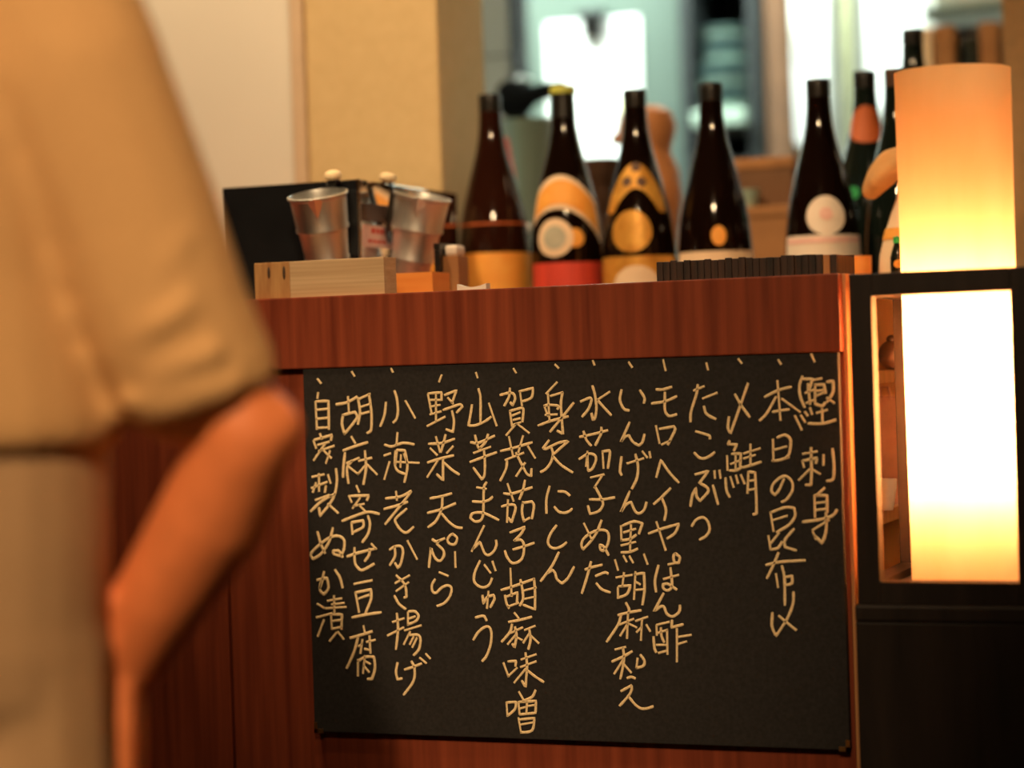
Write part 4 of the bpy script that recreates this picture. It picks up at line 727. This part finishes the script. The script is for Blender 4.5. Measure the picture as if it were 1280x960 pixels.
# on the rack top: flask, small green bottle, cedar cup, towel
c = at(1139, 300, .36); c.z = zr; zz = lambda y: at(1139, y, .36).z-zr; u = 2.55/2800
t = lathe_thing('sake_flask', 'pinkish white sake flask half hidden by the glowing shade', 'flask', c, [('body', [(.0005, 0), (41*u, 0), (43*u, .004), (40*u, zz(318)), (33*u, zz(292)), (25*u, zz(268)), (18*u, zz(250)), (14*u, zz(236)), (16*u, zz(229)), (.0005, zz(229))], 'lab_pale')])
bm = bmesh.new(); lathe(bm, [(35.5*u+.0006, zz(299)), (31*u+.0009, zz(285))], c, 40, cap=False); obj('orange_band', bm, 'lab_orange', t, smooth=True)
c = at(1122, 320, .30); c.z = zr; zz = lambda y: at(1122, y, .30).z-zr; u = 2.5/2800
t = lathe_thing('soy_bottle', 'small dark green bottle in front of the white flask', 'bottle', c, [('body', [(.0005, 0), (9*u, 0), (9.5*u, .003), (9.5*u, zz(322)), (6*u, zz(310)), (4*u, zz(304))], 'blackglass'), ('cap', [(5*u, zz(304)), (5*u, zz(296)), (.0005, zz(295))], 'green')])
bm = bmesh.new(); disc_on(bm, [(9.5*u, 0), (9.5*u, zz(322))], c, view_angle(c), zz(330), .0045, .0006); obj('tan_label', bm, 'lab_orange', t)
c = at(1077, 340, .34); c.z = zr; zt_ = at(1077, 320, .34).z-zr
lathe_thing('bamboo_cup', 'short orange bamboo cup at the counter end beside the slatted tray', 'cup', c, [('body', [(.0005, 0), (.0115, 0), (.0118, zt_), (.0100, zt_), (.0098, .004), (.0005, .004)], 'masu')])
p = [at(px, py, .36) for px, py in ((1089, 238), (1100, 222), (1114, 206), (1132, 200), (1145, 212))]
t = thing('tan_towel', at(1136, 229, .36), 'tan towel draped over the neck of the white flask', 'towel')
bm = bmesh.new(); limb(bm, list(zip(p, (.012, .017, .019, .018, .016)))); limb(bm, [(p[1]+Vector((0, -.012, -.006)), .012), (p[3]+Vector((0, -.014, -.004)), .013)]); o = obj('cloth', bm, 'towel', t); union(o, .004, 4)

# ------------------------------------------------------------------ the person walking past
PF = Vector((-0.60, 0.80, 0)); PR = Vector((0.80, 0.60, 0)); PZ = Vector((0, 0, 1))
hip = atd(-168, 600, 1.62); C0 = Vector((hip.x, hip.y, 0))
def L(r_, f_, z_): return C0 + PR*r_ + PF*f_ + PZ*z_          # person's own frame: right, forward, up
def oval(bm, rows, n=28):
    """closed loft of ellipses: (right, fwd, z, half width, half depth)"""
    prev = None
    for (a_, b_, z_, w_, d_) in rows:
        ring = [bm.verts.new(L(a_ + w_*math.cos(2*math.pi*i/n), b_ + d_*math.sin(2*math.pi*i/n), z_)) for i in range(n)]
        if prev: ringface(bm, prev, ring)
        else: bm.faces.new(ring)
        prev = ring
    bm.faces.new(prev)
SH = atd(40, -70, 1.60); EL = atd(308, 545, 1.62); WR = atd(154, 835, 1.70)
LS = L(-.165, 0, SH.z); LE = L(-.23, .05, .97); LW = L(-.05, .25, .86)
def hand(bm, wrist, aim, palm, thumb_side):
    aim = aim.normalized(); side = thumb_side.normalized(); side = (side - aim*side.dot(aim)).normalized(); nrm = palm.normalized(); nrm = (nrm - aim*nrm.dot(aim) - side*nrm.dot(side)).normalized()
    for k in (-.026, -.009, .009, .026): limb(bm, [(wrist + side*k*.7, .014), (wrist + aim*.045 + side*k, .0135), (wrist + aim*.088 + side*k*1.12, .0115)])
    for k, ln in ((.030, .070), (.0105, .080), (-.0095, .074), (-.0285, .058)):
        b = wrist + aim*.09 + side*k
        j1 = b + aim*ln*.42 + nrm*ln*.10; j2 = j1 + aim*ln*.26 + nrm*ln*.22; j3 = j2 + aim*ln*.10 + nrm*ln*.24
        limb(bm, [(b, .0098), (j1, .0092), (j2, .0084), (j3, .0072)])
    b = wrist + aim*.026 + side*.026 + nrm*.006; j1 = b + aim*.030 + side*.022 + nrm*.010; j2 = j1 + aim*.030 + side*.007 + nrm*.010
    limb(bm, [(b, .0135), (j1, .0108), (j2 + aim*.02, .0082)])
ZS = SH.z
bm = bmesh.new()
oval(bm, [(0, 0, .86, .13, .095), (0, 0, .95, .125, .09), (0, 0, 1.05, .12, .085), (0, 0, 1.18, .14, .092), (0, 0, ZS-.03, .15, .085), (0, 0, ZS+.03, .09, .06)])
limb(bm, [(L(0, 0, ZS+.02), .055), (L(0, .02, ZS+.11), .050)])
HC = L(0, .035, ZS+.205)
rot = Matrix(((PR.x, PF.x, 0), (PR.y, PF.y, 0), (0, 0, 1)))
blob(bm, HC, 1, 3, (.073, .092, .108), rot); blob(bm, HC + PF*.035 - PZ*.055, 1, 3, (.052, .055, .05), rot)       # skull, jaw
blob(bm, HC + PF*.093 - PZ*.012, 1, 2, (.012, .018, .022), rot)                                               # nose
for sd in (-1, 1):
    blob(bm, HC + PR*sd*.074 - PZ*.005 - PF*.005, 1, 2, (.010, .018, .030), rot)                               # ears
    blob(bm, HC + PR*sd*.03 + PF*.080 + PZ*.018, 1, 2, (.022, .012, .007), rot)                                # brows
    blob(bm, HC + PR*sd*.03 + PF*.078, 1, 2, (.011, .010, .008), rot)                                          # eyelids
blob(bm, HC + PF*.086 - PZ*.055, 1, 2, (.022, .010, .005), rot); blob(bm, HC + PF*.085 - PZ*.064, 1, 2, (.020, .010, .006), rot)   # lips
ELB = EL + RX*.016 + UP*.006
MID = EL.lerp(WR, .33) + RX*.006
limb(bm, [(SH, .046), (atd(100, 150, 1.60), .044), (atd(155, 290, 1.62), .041), (atd(232, 420, 1.63), .037), (EL, .037), (MID, .041), (EL.lerp(WR, .7), .036), (WR, .028)]); blob(bm, ELB, .026)
hand(bm, WR, (atd(158, 985, 1.70) - WR), -RX + FW*.2, FW)
limb(bm, [(LS - PZ*.02, .040), (LS.lerp(LE, .5), .042), (LE, .036), (LE.lerp(LW, .35), .037), (LE.lerp(LW, .7), .029), (LW, .0235)])
hand(bm, LW, PR*.7 + PF*.6 - PZ*.3, -PZ, PF)
for sd in (-1, 1):
    limb(bm, [(L(sd*.085, 0, .84), .085), (L(sd*.09, .02, .48), .056), (L(sd*.092, -.01, .32), .055), (L(sd*.095, -.02, .085), .036)])
    limb(bm, [(L(sd*.095, -.035, .045), .036), (L(sd*.10, .06, .036), .034), (L(sd*.105, .14, .028), .026)])
me_base = (C0.x, C0.y, 0)
person = obj('person', bm, 'skin', base=me_base); union(person, .0048, 5)
tag(person, 'person in beige short sleeved shirt and tan trousers passing at left, elbow out', 'person')
# shirt
bm = bmesh.new()
HEM = atd(60, 562, 1.60).z
oval(bm, [(0, -.004, HEM, .183, .135), (0, -.004, HEM+.02, .185, .136), (.0, 0, HEM+.12, .172, .128), (0, 0, 1.16, .170, .128), (0, 0, 1.24, .176, .122), (0, 0, ZS-.01, .180, .108), (0, 0, ZS+.03, .165, .090), (0, .004, ZS+.06, .115, .074), (0, .010, ZS+.088, .066, .060)])
S_ = [(atd(30, -58, 1.60), .060), (atd(54, 5, 1.60), .068), (atd(84, 90, 1.60), .071), (atd(160, 270, 1.61), .066), (atd(208, 400, 1.615), .063), (atd(236, 455, 1.62), .061)]
limb(bm, S_)
e0 = atd(236, 455, 1.62); e1 = atd(251, 497, 1.625); ax = (e1-e0).normalized()
tube(bm, [e0, e1], [.061, .0605], 28)
fold = lambda pts, r_: limb(bm, [(atd(x, y, d), r_) for x, y, d in pts])
fold([(188, 470, 1.565), (225, 455, 1.556), (270, 440, 1.562)], .0055)
fold([(170, 420, 1.56), (200, 405, 1.551), (235, 380, 1.556)], .0065)
fold([(190, 345, 1.555), (215, 320, 1.556), (235, 295, 1.565)], .005)
fold([(150, 505, 1.575), (240, 492, 1.563), (295, 480, 1.572)], .005)
limb(bm, [(LS + PR*.012 - PZ*.012, .058), (LS.lerp(LE, .2), .066), (LS.lerp(LE, .45), .068), (LS.lerp(LE, .8), .062)])
shirt = obj('shirt', bm, 'shirt', person); union(shirt, .006, 5)
# trousers
bm = bmesh.new()
oval(bm, [(0, 0, .80, .168, .122), (0, 0, .88, .174, .127), (0, 0, HEM+.01, .177, .129), (0, 0, HEM+.06, .145, .105)])
for sd in (-1, 1): limb(bm, [(L(sd*.080, 0, .80), .093), (L(sd*.084, .004, .66), .090), (L(sd*.092, .012, .48), .078), (L(sd*.094, -.008, .28), .070), (L(sd*.096, -.014, .10), .064)])
oval(bm, [(0, 0, .735, .150, .095), (0, 0, .77, .170, .115), (0, 0, .81, .172, .123)])
tr_ = obj('trousers', bm, 'trousers', person); union(tr_, .007, 5)
bm = bmesh.new(); blob(bm, HC + PZ*.022 - PF*.018, 1, 3, (.082, .093, .100), rot); blob(bm, HC - PF*.05 - PZ*.03, 1, 3, (.068, .045, .07), rot)
hr = obj('hair', bm, 'hair', person); union(hr, .006, 3)
for sd in (-1, 1):
    bm = bmesh.new(); limb(bm, [(L(sd*.095, -.04, .046), .044), (L(sd*.10, .06, .044), .043), (L(sd*.106, .15, .038), .037)])
    sh_ = obj('shoe', bm, 'shoe', person); union(sh_, .007, 3)
